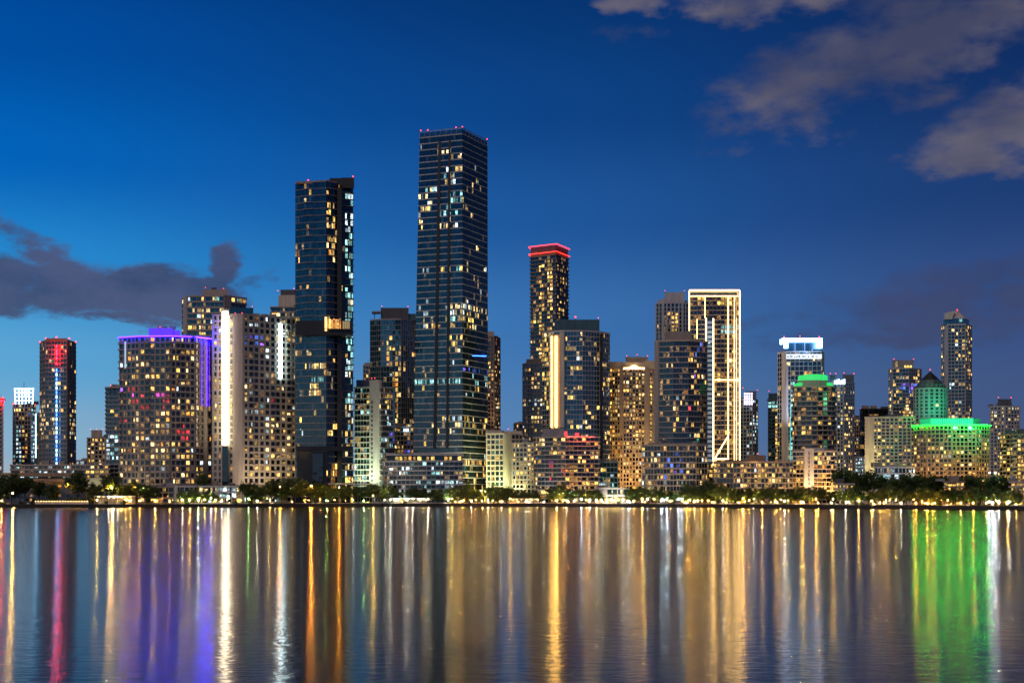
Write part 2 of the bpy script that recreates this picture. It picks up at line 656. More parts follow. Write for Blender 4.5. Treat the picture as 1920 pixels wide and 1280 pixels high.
    # plain back and sides
    for s in range(ns, len(poly)):
        a, c = poly[s], poly[(s + 1) % len(poly)]
        a1, c1 = tp[s], tp[(s + 1) % len(poly)]
        nbk = 5
        panes.quad((a[0], a[1], 0), (c[0], c[1], 0), (c1[0], c1[1], H), (a1[0], a1[1], H), .1)
    tag(panes.build('window_panes', MATS[glass], root), kind='stuff')
    # floor slabs
    if not taper:
        mb = MB()
        mb.prism(offset_poly(poly, so), 0, shf)
        for (s, u0, u1, dp) in balcony:
            A0, B0, L, nb, e, nrm, ang, bw = seginfo[s]
            c = A0 + e * L * (u0 + u1) / 2 + nrm * (so + dp / 2)
            mb.box((c.x, c.y, shf * .5), (L * (u1 - u0), dp, shf * .96), ang)
        sm = mb.mesh('floor_slab', slabm)
        for i in range(nf):
            obj('floor_slab', sm, root, (0, 0, i * fh))
    else:
        for i in range(nf):
            mb = MB()
            mb.prism(offset_poly([at(k, i / nf) for k in range(len(poly))], so), 0, shf)
            mb.build('floor_slab', slabm, root, (0, 0, i * fh))
    # piers between the bays
    if pw > 0:
        for s in range(ns):
            A0, B0, L, nb, e, nrm, ang, bw = seginfo[s]
            if s in nobay:
                continue
            wdt = bw * pw
            big = wdt / mpp >= 1.6 and not taper
            mb = MB()
            mb.box((nrm.x * (po / 2 - .15), nrm.y * (po / 2 - .15), H / 2), (wdt, po + .3, H - .02), ang)
            pm = mb.mesh('pier', pierm) if big else None
            for j in range(nb + 1):
                c = A0.lerp(B0, j / nb)
                if j == 0:
                    c = c + e * wdt * .5
                if j == nb:
                    c = c - e * wdt * .5
                if big:
                    obj('pier', pm, root, (c.x, c.y, 0))
                elif not taper:
                    thin.box((c.x + nrm.x * (po / 2 - .15), c.y + nrm.y * (po / 2 - .15), H / 2), (wdt, po + .3, H - .02), ang)
                else:
                    t1 = at(s, 1).lerp(at(s + 1, 1), min(.995, max(.005, j / nb)))
                    t0 = at(s, 0).lerp(at(s + 1, 0), min(.995, max(.005, j / nb)))
                    pr = [e * -wdt * .5, nrm * po + e * -wdt * .5, nrm * po + e * wdt * .5, e * wdt * .5]
                    pr = [pr[0], pr[1], pr[2], pr[3]]
                    thin.prism([tuple(t0 + w) for w in pr], 0, H - .01, [tuple(t1 + w) for w in pr])
    if thin.v:
        tag(thin.build('mullions', pierm, root), kind='stuff')
    # blank wall panels
    for (s, u0, u1, v0, v1) in solid:
        for ss in (range(ns) if s is None else (s,)):
            A0, B0, L, nb, e, nrm, ang, bw = seginfo[ss]
            c = A0 + e * L * (u0 + u1) / 2 + nrm * (max(po, so) / 2 - .2 + .06)
            mb = MB()
            mb.box((c.x, c.y, H * (1 - (v0 + v1) / 2)), (L * (u1 - u0), max(po, so) + .5, H * (v1 - v0) - .05), ang)
            mb.build('wall_panel', wallm, root)
    mb = MB()
    mb.prism(offset_poly(tp, max(so, .1)), H, H + parapet)
    mb.build('roof_slab', slabm, root)
    mb = MB()
    mb.prism(offset_poly(tp, -1.0), H + parapet, H + parapet + .02)
    mb.build('roof_deck', MATS[roof], root)
    b.root, b.z0, b.z1, b.H, b.zr, b.cx, b.cy, b.poly, b.seg, b.fh, b.nf, b.mpp, b.tp = root, z0, z1, H, z1 + parapet, cx, cyy, poly, seginfo, fh, nf, mpp, tp
    BUILDINGS.append(b)
    fa, fb = Vector(tp[0]), Vector(tp[ns])
    for k in range(5 if H > 40 else 2):
        c = fa.lerp(fb, R.uniform(.12, .88)) + Vector((0, R.uniform(7, 15)))
        mb = MB()
        if k == 4:
            hh = R.uniform(4, 9)
            mb.tube((0, 0, 0), (0, 0, hh), .16, .06, 5)
            mb.tube((-.7, 0, hh * .7), (.7, 0, hh * .7), .06, .06, 4)
            mb.build('aerial', MATS['pole'], root, (c.x, c.y, H + parapet))
        else:
            hh = R.uniform(1.4, 3.4)
            mb.box((0, 0, hh / 2), (R.uniform(2, 6), R.uniform(2, 4), hh))
            mb.build('rooftop_unit', MATS[R.choice(('grey', 'slate', 'taupe'))], root, (c.x, c.y, H + parapet))
    return b


def balconies(b, s, us, w, depth=1.5, mat='beige', skip=.12):
    """a column of projecting balconies with solid rails at each share us along facade s"""
    A0, B0, L, nb, e, nrm, ang, bw = b.seg[s]
    mb = MB()
    mb.box((nrm.x * depth / 2, nrm.y * depth / 2, .15), (w, depth, .3), ang)
    mb.box((nrm.x * (depth - .08), nrm.y * (depth - .08), .75), (w, .14, .9), ang)
    for sd in (-1, 1):
        c = e * (w / 2 - .07) * sd + nrm * (depth / 2 - .1)
        mb.box((c.x, c.y, .75), (.14, depth - .2, .9), ang)
    me = mb.mesh('balcony', MATS[mat])
    for u in us:
        for i in range(1, b.nf):
            if R.random() > skip:
                c = A0.lerp(B0, (math.floor(u * nb) + .5) / nb) + nrm * .35
                obj('balcony', me, b.root, (c.x, c.y, i * b.fh + .02))


def part(b, name, mb, mat):
    """mb holds world coordinates"""
    mb.v = [(v[0] - b.cx, v[1] - b.cy, v[2] - b.z0) for v in mb.v]
    return mb.build(name, MATS[mat], b.root)


def rbox(b, name, px0, px1, py0, py1, Y, depth, mat, z0=None, parent=None):
    """a block whose front spans these photo pixels at distance Y"""
    k = (Y + depth) / Y
    poly = [P(px0, Y), P(px1, Y), (X(px1, Y) * k - .4, Y + depth), (X(px0, Y) * k + .4, Y + depth)]
    mb = MB()
    mb.prism(poly, Z(py1, Y) if z0 is None else z0, Z(py0, Y))
    return part(b, name, mb, mat)


def bar(b, name, p0, p1, w, mat, dpt=None):
    """a square bar between two world points"""
    p0, p1 = Vector(p0), Vector(p1)
    mb = MB()
    d = p1 - p0
    side = Vector((d.y, -d.x, 0))
    if side.length < .05:
        side = Vector((1, 0, 0))
    side.normalize()
    up = d.normalized().cross(side)
    i = 0
    for p in (p0, p1):
        for sx, sy in ((-.5, -.5), (.5, -.5), (.5, .5), (-.5, .5)):
            mb.v.append(tuple(p + side * w * sx + up * w * sy))
    mb.f = [(0, 1, 5, 4), (1, 2, 6, 5), (2, 3, 7, 6), (3, 0, 4, 7), (3, 2, 1, 0), (4, 5, 6, 7)]
    mb.a = [0.0] * 6
    return part(b, name, mb, mat)


BEACON = {}
_m = MB()
_m.tube((0, 0, -2.6), (0, 0, -.2), .1, .07, 5)
BEACON['mast'] = _m.mesh('mast', MATS['pole'])


def beacon(b, px, py, Y, r=0.36):
    r = round(r * .75, 3)
    if r not in BEACON:
        mb = MB()
        mb.ball((0, 0, 0), r, 7, 5)
        BEACON[r] = mb.mesh('beacon_light', MATS['beacon'])
    x, z = X(px, Y), Z(py, Y)
    o = obj('beacon_light', BEACON[r], b.root, (x - b.cx, Y - b.cy, z - b.z0))
    obj('mast', BEACON['mast'], o)


def roof_kit(b, n, Y, px0, px1, zr=None):
    """plant boxes, ducts and aerials on a roof"""
    zr = (b.zr if zr is None else zr) - b.z0
    for k in range(n):
        mb = MB()
        w, h = R.uniform(1.5, 4), R.uniform(1.0, 2.6)
        mb.box((0, 0, h / 2), (w, R.uniform(1.5, 3.5), h))
        px = R.uniform(px0 + 2, px1 - 2)
        mb.build('rooftop_unit', MATS['grey'], b.root, (X(px, Y) - b.cx, Y + R.uniform(2, 7) - b.cy, zr))
    if n > 2:
        mb = MB()
        mb.tube((0, 0, 0), (0, 0, R.uniform(3, 6)), .1, .05, 5)
        mb.build('aerial', MATS['pole'], b.root, (X(R.uniform(px0, px1), Y) - b.cx, Y + 5 - b.cy, zr))


def spot(name, loc, target, energy, col, size=110, rad=1.0):
    li = bpy.data.lights.new(name, 'SPOT')
    li.energy = energy
    li.color = col
    li.spot_size = math.radians(size)
    li.spot_blend = .9
    li.shadow_soft_size = rad
    o = bpy.data.objects.new(name, li)
    COL.objects.link(o)
    o.location = loc
    o.rotation_euler = (Vector(target) - Vector(loc)).to_track_quat('-Z', 'Y').to_euler()
    return o


WARM, SODIUM, LIME, COOLW, GREEN, VIOLET, REDC = (1, .74, .45), (1, .52, .16), (.92, 1, .45), (.8, .92, 1), (.05, 1, .35), (.30, .07, 1), (1, .08, .05)


def wash(px, Y, top, col, energy, gap=14, size=100, z=4):
    """floodlight on the ground before a facade, turned up at it"""
    spot('floodlight', (X(px, Y), Y - gap, z), (X(px, Y), Y + 1, Z(top, Y)), energy, col, size)


# ------------------------------------------------------------------ setting: water, land, sea wall, lawn strip, promenade
SHORE = [(-2600, 885), (0, 868), (300, 868), (440, 885), (720, 925), (1000, 925), (1200, 890), (1440, 839), (1700, 785), (1920, 737), (4200, 560)]


def shoreY(px):
    for (a, ya), (c, yc) in zip(SHORE, SHORE[1:]):
        if a <= px <= c:
            return ya + (yc - ya) * (px - a) / (c - a)
    return SHORE[-1][1]


def build_setting():
    # water
    mt, n, l, b = new_mat('water')
    b.inputs['Base Color'].default_value = (0.002, 0.005, 0.008, 1)
    b.inputs['Roughness'].default_value = 0.122
    b.inputs['IOR'].default_value = 1.17
    b.inputs['Anisotropic'].default_value = 0.86
    tg = n.new('ShaderNodeCombineXYZ')
    tg.inputs[1].default_value = 1.0
    l.new(tg.outputs[0], b.inputs['Tangent'])
    tc = n.new('ShaderNodeTexCoord')
    mp = n.new('ShaderNodeMapping')
    mp.inputs['Scale'].default_value = (0.85, 1.5, 1)
    l.new(tc.outputs['Object'], mp.inputs[0])
    t = n.new('ShaderNodeTexNoise')
    t.inputs['Scale'].default_value = 0.7
    t.inputs['Detail'].default_value = 4
    t.inputs['Distortion'].default_value = 0.8
    l.new(mp.outputs[0], t.inputs['Vector'])
    bp = n.new('ShaderNodeBump')
    bp.inputs['Strength'].default_value = 0.5
    bp.inputs['Distance'].default_value = 0.055
    l.new(t.outputs[0], bp.inputs['Height'])
    l.new(bp.outputs[0], b.inputs['Normal'])
    MATS['water'] = mt
    mb = MB()
    mb.quad((-6000, -400, 0), (6000, -400, 0), (6000, 1100, 0), (-6000, 1100, 0))
    tag(mb.build('water', mt), kind='structure')
    # land sheet
    mt, n, l, b = new_mat('land')
    tc = n.new('ShaderNodeTexCoord')
    t = n.new('ShaderNodeTexNoise')
    t.inputs['Scale'].default_value = 0.05
    t.inputs['Detail'].default_value = 8
    l.new(tc.outputs['Object'], t.inputs['Vector'])
    cr = n.new('ShaderNodeValToRGB')
    cr.color_ramp.elements[0].position, cr.color_ramp.elements[0].color = .4, (.045, .045, .045, 1)
    cr.color_ramp.elements[1].position, cr.color_ramp.elements[1].color = .6, (.09, .085, .075, 1)
    l.new(t.outputs[0], cr.inputs[0])
    l.new(cr.outputs[0], b.inputs['Base Color'])
    b.inputs['Roughness'].default_value = .9
    edge = [P(px, Y) for px, Y in SHORE]
    mb = MB()
    far = [(14000, 560), (14000, 16000), (-14000, 16000), (-14000, 885)]
    mb.v = [(p[0], p[1] + .4, GZ) for p in edge] + [(p[0], p[1], GZ) for p in far]
    mb.f = [tuple(range(len(mb.v)))]
    mb.a = [0]
    tag(mb.build('ground', mt), kind='structure')

    def strip(name, y0, y1, z0, z1, mat):
        m = MB()
        for a, c in zip(edge, edge[1:]):
            m.v += [(a[0], a[1] + y0, z0), (c[0], c[1] + y0, z0), (c[0], c[1] + y0, z1), (a[0], a[1] + y0, z1), (c[0], c[1] + y1, z1), (a[0], a[1] + y1, z1)]
            i = len(m.v) - 6
            m.f += [(i, i + 1, i + 2, i + 3), (i + 3, i + 2, i + 4, i + 5)]
            m.a += [0, 0]
        return tag(m.build(name, mat), kind='structure')
    tag(strip('sea_wall', 0, 1.2, -2, GZ + .25, MATS['seawall']), 'low dark sea wall running along the whole waterfront', 'wall')
    g, n, l, b = new_mat('lawn')
    t = n.new('ShaderNodeTexNoise')
    t.inputs['Scale'].default_value = .6
    t.inputs['Detail'].default_value = 6
    tc = n.new('ShaderNodeTexCoord')
    l.new(tc.outputs['Object'], t.inputs['Vector'])
    cr = n.new('ShaderNodeValToRGB')
    cr.color_ramp.elements[0].position, cr.color_ramp.elements[0].color = .35, (.03, .06, .015, 1)
    cr.color_ramp.elements[1].position, cr.color_ramp.elements[1].color = .65, (.09, .13, .035, 1)
    l.new(t.outputs[0], cr.inputs[0])
    l.new(cr.outputs[0], b.inputs['Base Color'])
    b.inputs['Roughness'].default_value = .9
    strip('promenade_path', 1.4, 6.5, GZ + .004, GZ + .02, MATS['palegrey'])
    strip('lawn', 6.5, 26, GZ + .004, GZ + .14, g)
    strip('shore_road', 28, 37, GZ + .004, GZ + .02, MATS['roofdark'])


build_setting()

def arc(pxc, Yc, rpx, a0, a1, n, sy=1.0):
    """points on a drum, left to right round the front; angles in degrees from the camera-facing side"""
    r = rpx * Yc / F
    c = P(pxc, Yc)
    return [(c[0] + r * math.sin(math.radians(a0 + (a1 - a0) * k / n)), c[1] - r * sy * math.cos(math.radians(a0 + (a1 - a0) * k / n))) for k in range(n + 1)]


# ================================================================== west end
def west_end():
    b = building('apartment_tower', 'slim beige tower with red lit rim cut by the picture edge', [P(-24, 1150), P(6, 1150)], 752, fl=8, bay=7, wall='beige', lit=.08, pal='cool', pw=.3, sh=.3)
    rbox(b, 'roof_rim', -26, 8, 746, 751, 1148, 30, 'tan')
    bar(b, 'led_strip', (X(-26, 1147), 1147, Z(751, 1147)), (X(8, 1147), 1147, Z(751, 1147)), .7, 'led_red')
    beacon(b, 5, 744, 1148)

    b = building('apartment_tower', 'narrow grey tower with glowing white rooftop frame and columns of white windows', [P(24, 1200), P(58, 1195), P(67, 1206)], 758, fl=8, bay=6.6, wall='grey', lit=.08, pal='mixed', pw=.28, sh=.32,
                 rules=[(0, .22, .56, .2, .93, .95, 'cool'), (0, .58, .8, .25, 1, .4, 'orange'), (1, 0, 1, .05, .93, .9, 'cool'), (0, 0, 1, .94, 1, .6, 'warm')])
    bar(b, 'led_strip', (X(67, 1194), 1194, Z(858, 1194)), (X(67, 1194), 1194, Z(775, 1194)), .6, 'led_ice')
    rbox(b, 'penthouse', 31, 60, 742, 757, 1203, 16, 'slate')
    Y = 1196
    for k in range(6):      # lit lattice crown
        px = 29 + k * 6.4
        bar(b, 'crown_post', (X(px, Y), Y, Z(757, Y)), (X(px + (-1.5 if k == 0 else 1.5 if k == 5 else 0), Y), Y, Z(727, Y)), .8, 'led_ice')
    for py in (729, 736, 744, 751):
        bar(b, 'crown_rail', (X(28, Y), Y - .8, Z(py, Y)), (X(62, Y), Y - .8, Z(py, Y)), 1.1 if py < 740 else .7, 'led_sign')
    for k in range(4):      # the word on it is too small to read: a line of bright strokes
        rbox(b, 'sign_stroke', 34 + k * 6, 37 + k * 6, 731, 742, Y - 1.6, .5, 'led_sign')
    rbox(b, 'aerial', 44.5, 45.5, 717, 728, Y, .5, 'pole')
    beacon(b, 25, 757, 1196, .8)
    beacon(b, 66, 758, 1196)

    b = building('apartment_tower', 'dark sliver of a tower beside the octagonal one', [P(66, 1290), P(80, 1290)], 780, fl=8, bay=6, wall='brown', lit=.05, pw=.3)

    # octagonal dark tower
    Y = 1060
    pts = [P(75, Y + 14), P(86, Y), P(125, Y - 3), P(142, Y + 16)]
    b = building('octagonal_tower', 'dark octagonal glass tower with a red and blue light line up its front', pts, 640, ref=Y, fl=8.3, bay=6.4, wall='taupe', glass='glass_navy', sh=.2, so=.5, pw=.1, po=.3, lit=.04,
                 rules=[(2, 0, 1, 0, 1, .10, 'warm'), (1, 0, .45, .36, .62, .4, 'soft'), (0, 0, 1, .36, .62, .6, 'soft'), (2, 0, 1, .36, .62, .35, 'soft'), (None, 0, 1, .965, 1, .9, 'aqua'), (1, 0, .4, .92, .96, .5, 'warm'), (1, .6, 1, .93, .95, .5, 'orange')],
                 solid=[(2, .0, .28, 0, 1)])
    rbox(b, 'parapet_wall', 86, 125, 634, 640, Y - 3, 20, 'brown')
    for py0, py1, mat in ((648, 652, 'led_red'), (656, 667, 'led_red'), (670, 675, 'led_red'), (681, 684, 'led_red')):
        bar(b, 'led_strip', (X(106, Y - 4.5), Y - 4.5, Z(py1, Y)), (X(106, Y - 4.5), Y - 4.5, Z(py0, Y)), .75, mat)
    for k in range(22):
        py = 692 + k * 8.3
        bar(b, 'led_strip', (X(106, Y - 4.5), Y - 4.5, Z(py + 5.5, Y)), (X(106, Y - 4.5), Y - 4.5, Z(py, Y)), .8, 'led_blue' if k % 5 in (0, 2) else 'led_ice')
    for px, py in ((75, 641), (86, 634), (106, 632), (130, 634), (142, 641)):
        beacon(b, px, py, Y - 2, .7)
    spot('crown_light', (X(106, Y), Y - 14, Z(655, Y)), (X(106, Y), Y, Z(655, Y)), 3500, REDC, 150)

    b = building('apartment_block', 'small beige block with boxy penthouse between the octagonal tower and the balconied one', [P(163, 1310), P(199, 1310)], 822, fl=7.5, bay=7, wall='beige', lit=.25, pal='soft', sh=.35, pw=.35, rules=[(None, 0, 1, .72, .82, .7, 'cool')])
    rbox(b, 'penthouse', 171, 192, 806, 821, 1316, 16, 'beige')
    for px in (170, 181, 192):
        beacon(b, px, 804, 1316)

    b = building('low_block', 'low blue roofed block far behind the terraced podium', [P(140, 1400), P(205, 1400)], 864, cat='building', fl=9, bay=9, wall='grey', glass='glass_navy', lit=.25, pal='cool')

    b = building('balcony_tower', 'dark balconied tower with white lit floors beside the violet crowned block', [P(199, 1010), P(230, 1005)], 728, fl=8, bay=8.5, wall='grey', glass='glass_navy', sh=.22, so=1.0, pw=.08, lit=.06,
                 rules=[(0, 0, .8, .42, .66, .75, 'cool'), (0, .2, .7, .2, .25, .8, 'soft')], pal='soft')
    rbox(b, 'roof_canopy', 197, 228, 725, 727.5, 1003, 20, 'beige')
    beacon(b, 208, 722, 1003)
    roof_kit(b, 3, 1010, 202, 224)

    # terraced podium
    Y = 985
    b = building('terraced_podium', 'long low pink beige podium with a band of white windows under the octagonal tower', [P(20, Y), P(204, Y - 4)], 873, cat='building', fl=9, bay=9, wall='beige', lit=.18, pal='cool', sh=.42, so=.6, pw=.2, depth=40,
                 rules=[(0, .1, .75, .1, .5, .35, 'cool'), (0, .78, .98, 0, .6, .85, 'yellow'), (0, 0, 1, .5, 1, .08, 'orange')])
    rbox(b, 'terrace', 0, 150, 886, 893, Y - 14, 12, 'tan')
    rbox(b, 'terrace', -20, 204, 897, 903, Y - 20, 18, 'tan')
    rbox(b, 'terrace', 165, 192, 896, 912, Y - 22, 10, 'cream')
    wash(60, Y - 14, 890, SODIUM, 9000, 12)
    wash(130, Y - 14, 890, SODIUM, 9000, 12)
    wash(182, Y - 22, 905, LIME, 7000, 12)

    # violet crowned block
    Y = 940
    pts = [P(224, Y + 6), P(262, Y - 2), P(320, Y - 4), P(366, Y + 2), P(397, Y + 14)]
    b = building('apartment_block', 'broad beige apartment block with violet glowing roof line and penthouse', pts, 633, ref=Y, fl=11.6, bay=9.6, wall='taupe', glass='glass_dark', sh=.3, so=.5, pw=.26, po=.35, lit=.27, pal='warm', depth=40, max_lit=300,
                 rules=[(0, 0, 1, .3, .4, .35, 'violet'), (None, 0, .55, .45, .56, .12, 'red'), (2, 0, 1, .55, .64, .3, 'red'), (0, 0, .4, 0, .25, .1, 'cool'), (3, 0, 1, 0, .4, .1, 'violet'), (1, 0, 1, .35, .43, .35, 'red'), (0, .2, .9, .3, .42, .5, 'red'), (None, 0, 1, .66, .9, .42, 'warm')],
                 solid=[(3, .5, .68, 0, 1)])
    zt = Z(631, Y)
    balconies(b, 1, (.3, .9), 3.4, 1.4, 'taupe')
    balconies(b, 2, (.2, .5), 3.4, 1.4, 'taupe')
    balconies(b, 0, (.05,), 3.4, 1.6, 'taupe')
    balconies(b, 3, (.15,), 3.4, 1.4, 'taupe')
    front = offset_poly(b.poly, .9)
    for k in range(4):
        p, q = front[k], front[k + 1]
        if k == 2:
            q = (p[0] * .15 + q[0] * .85, p[1] * .15 + q[1] * .85)
        bar(b, 'led_strip', (p[0] + b.cx, p[1] + b.cy, zt), (q[0] + b.cx, q[1] + b.cy, zt), .7, 'led_violet' if k == 3 else 'led_violet_soft')
    rbox(b, 'penthouse', 279, 324, 615, 632, Y + 8, 20, 'violet_wash_glow')
    rbox(b, 'penthouse', 322, 338, 619, 632, Y + 9, 18, 'violet_wash_glow')
    roof_kit(b, 4, Y + 12, 288, 330, Z(615, Y + 8))
    for px, w in ((377, .5), (386, .9), (391, .3)):
        A, Bq = Vector((b.poly[3][0], b.poly[3][1])), Vector((b.poly[4][0], b.poly[4][1]))
        t = (px - 366) / 31
        c = A.lerp(Bq, t) + Vector((b.cx, b.cy)) + b.seg[3][5] * .9
        bar(b, 'led_strip', (c.x, c.y, Z(760, Y)), (c.x, c.y, Z(637, Y)), w * .6, 'led_violet_dim')
    bar(b, 'led_strip', (X(235, Y), Y - .2, Z(690, Y)), (X(235, Y), Y - .2, Z(640, Y)), .9, 'led_ice_dim')
    beacon(b, 300, 613, Y + 8)

    # beige tower behind
    Y = 1110
    pts = [P(342, Y + 16), P(352, Y), P(420, Y - 3), P(461, Y + 12)]
    b = building('apartment_tower', 'beige tower with curved glass bands rising behind the violet crowned block', pts, 557, ref=Y, fl=10.6, bay=8.5, wall='beige', glass='glass_navy', sh=.28, so=.9, pw=.07, lit=.12, pal='soft',
                 rules=[(None, 0, 1, 0, .04, .6, 'mixed'), (1, 0, 1, .15, .175, .95, 'warm'), (1, .3, .7, .175, .3, .3, 'soft')], solid=[(0, .35, 1, 0, 1), (2, 0, .3, 0, .06)])
    rbox(b, 'penthouse', 380, 427, 543, 556, Y + 8, 16, 'beige')
    rbox(b, 'plant_room', 396, 406, 539, 543, Y + 12, 8, 'slate')
    rbox(b, 'glass_wing', 426, 475, 577, 640, Y - 6, 14, 'glass_navy')
    for px, py in ((385, 539), (419, 541), (473, 575)):
        beacon(b, px, py, Y + 5)
    roof_kit(b, 5, Y + 5, 350, 440)

    # pale slab with the tall white light strip
    Y = 945
    pts = [P(398, Y + 4), P(440, Y), P(455, Y - 1), P(556, Y + 26)]
    b = building('apartment_block', 'tall pale apartment slab with a wide white light strip up its facade', pts, 591, ref=Y, fl=11.7, bay=11.2, wall='ivory', glass='glass_dark', sh=.34, so=.3, pw=.36, po=.35, lit=.14, pal='mixed', depth=36, max_lit=280,
                 rules=[(2, .1, .45, 0, .55, .3, 'cool'), (2, 0, .4, .1, .3, .25, 'blue'), (None, 0, 1, .62, .66, .45, 'warm'), (2, .5, 1, .7, .85, .35, 'warm'), (0, 0, .4, .45, .6, .5, 'warm')],
                 solid=[(0, .40, .75, 0, 1), (1, .35, .75, 0, 1)])
    balconies(b, 2, (.18, .5, .82), 4.0, 1.4, 'ivory')
    rbox(b, 'light_tower', 414.5, 430, 579, 590, Y - 1.6, 6, 'ivory')
    for k in range(21):
        py = 583 + k * 12
        rbox(b, 'light_panel', 416.5, 427.5, py, py + 11.0, Y - 2.0, 1.0, 'led_white')
    rbox(b, 'glass_shaft', 416.5, 427.5, 836, 915, Y - 1.4, .8, 'glass_teal')
    A, Bq = Vector((b.poly[2][0], b.poly[2][1])), Vector((b.poly[3][0], b.poly[3][1]))
    t = (525.5 - 455) / 101 * .985
    c = A.lerp(Bq, t) + Vector((b.cx, b.cy)) + b.seg[2][5] * 1.0
    for k in range(9):
        z = Z(613 + k * 11.3, c.y)
        bar(b, 'light_panel', (c.x, c.y, z - 2.1), (c.x, c.y, z + 2.1), 1.6, 'led_cool')
    for px, py in ((454, 587), (441, 587)):
        beacon(b, px, py, Y)
    wash(425, Y, 850, WARM, 15000, 16)
    wash(480, Y, 850, WARM, 20000, 16)
    wash(530, Y + 8, 850, WARM, 12000, 16)
    roof_kit(b, 4, Y + 14, 450, 545)

    # tower with cream penthouse
    Y = 1140
    b = building('apartment_tower', 'stepped tower with plain cream penthouse peeking out beside the tall dark tower', [P(509, Y), P(560, Y)], 577, fl=9.5, bay=9, wall='beige', glass='glass_navy', sh=.3, so=1.2, pw=.1, lit=.25, pal='soft')
    rbox(b, 'penthouse', 522, 560, 553, 577, Y + 6, 18, 'cream')
    rbox(b, 'plant_room', 526, 560, 543, 553, Y + 9, 12, 'slate')
    beacon(b, 521, 545, Y + 6)
    beacon(b, 551, 541, Y + 6)
    # low white podium at the foot of both blocks
    Y = 915
    b = building('podium', 'low white two storey podium with bright shop windows below the pale slab', [P(328, Y - 6), P(452, Y)], 913, cat='building', fl=12, bay=9, wall='white', glass='glass_dark', sh=.22, so=.5, pw=.12, lit=.3, pal='soft', depth=18,
                 rules=[(0, .6, .82, 0, .5, 1, 'cool'), (0, .0, .5, 0, .5, .6, 'soft'), (0, .82, .95, 0, .5, .8, 'cool')])
    rbox(b, 'end_wall', 327, 333, 911, 941, Y - 8, 3, 'white')
    b = building('podium', 'shadowed two storey podium beside the white walled one under the violet crowned block', [P(272, Y - 8), P(327, Y - 7)], 914, cat='building', fl=12, bay=10, wall='taupe', sh=.25, so=.4, pw=.15, lit=.12, pal='yellow', depth=18)


glow_mat('violet_wash_glow', (0.08, 0.012, 1.0), 1.1)  # violet wash on the penthouse walls, put in as their own glow
glow_mat('led_violet_dim', (0.10, 0.015, 1.0), 4)
glow_mat('led_ice_dim', (0.62, 0.80, 1.0), .7)
west_end()


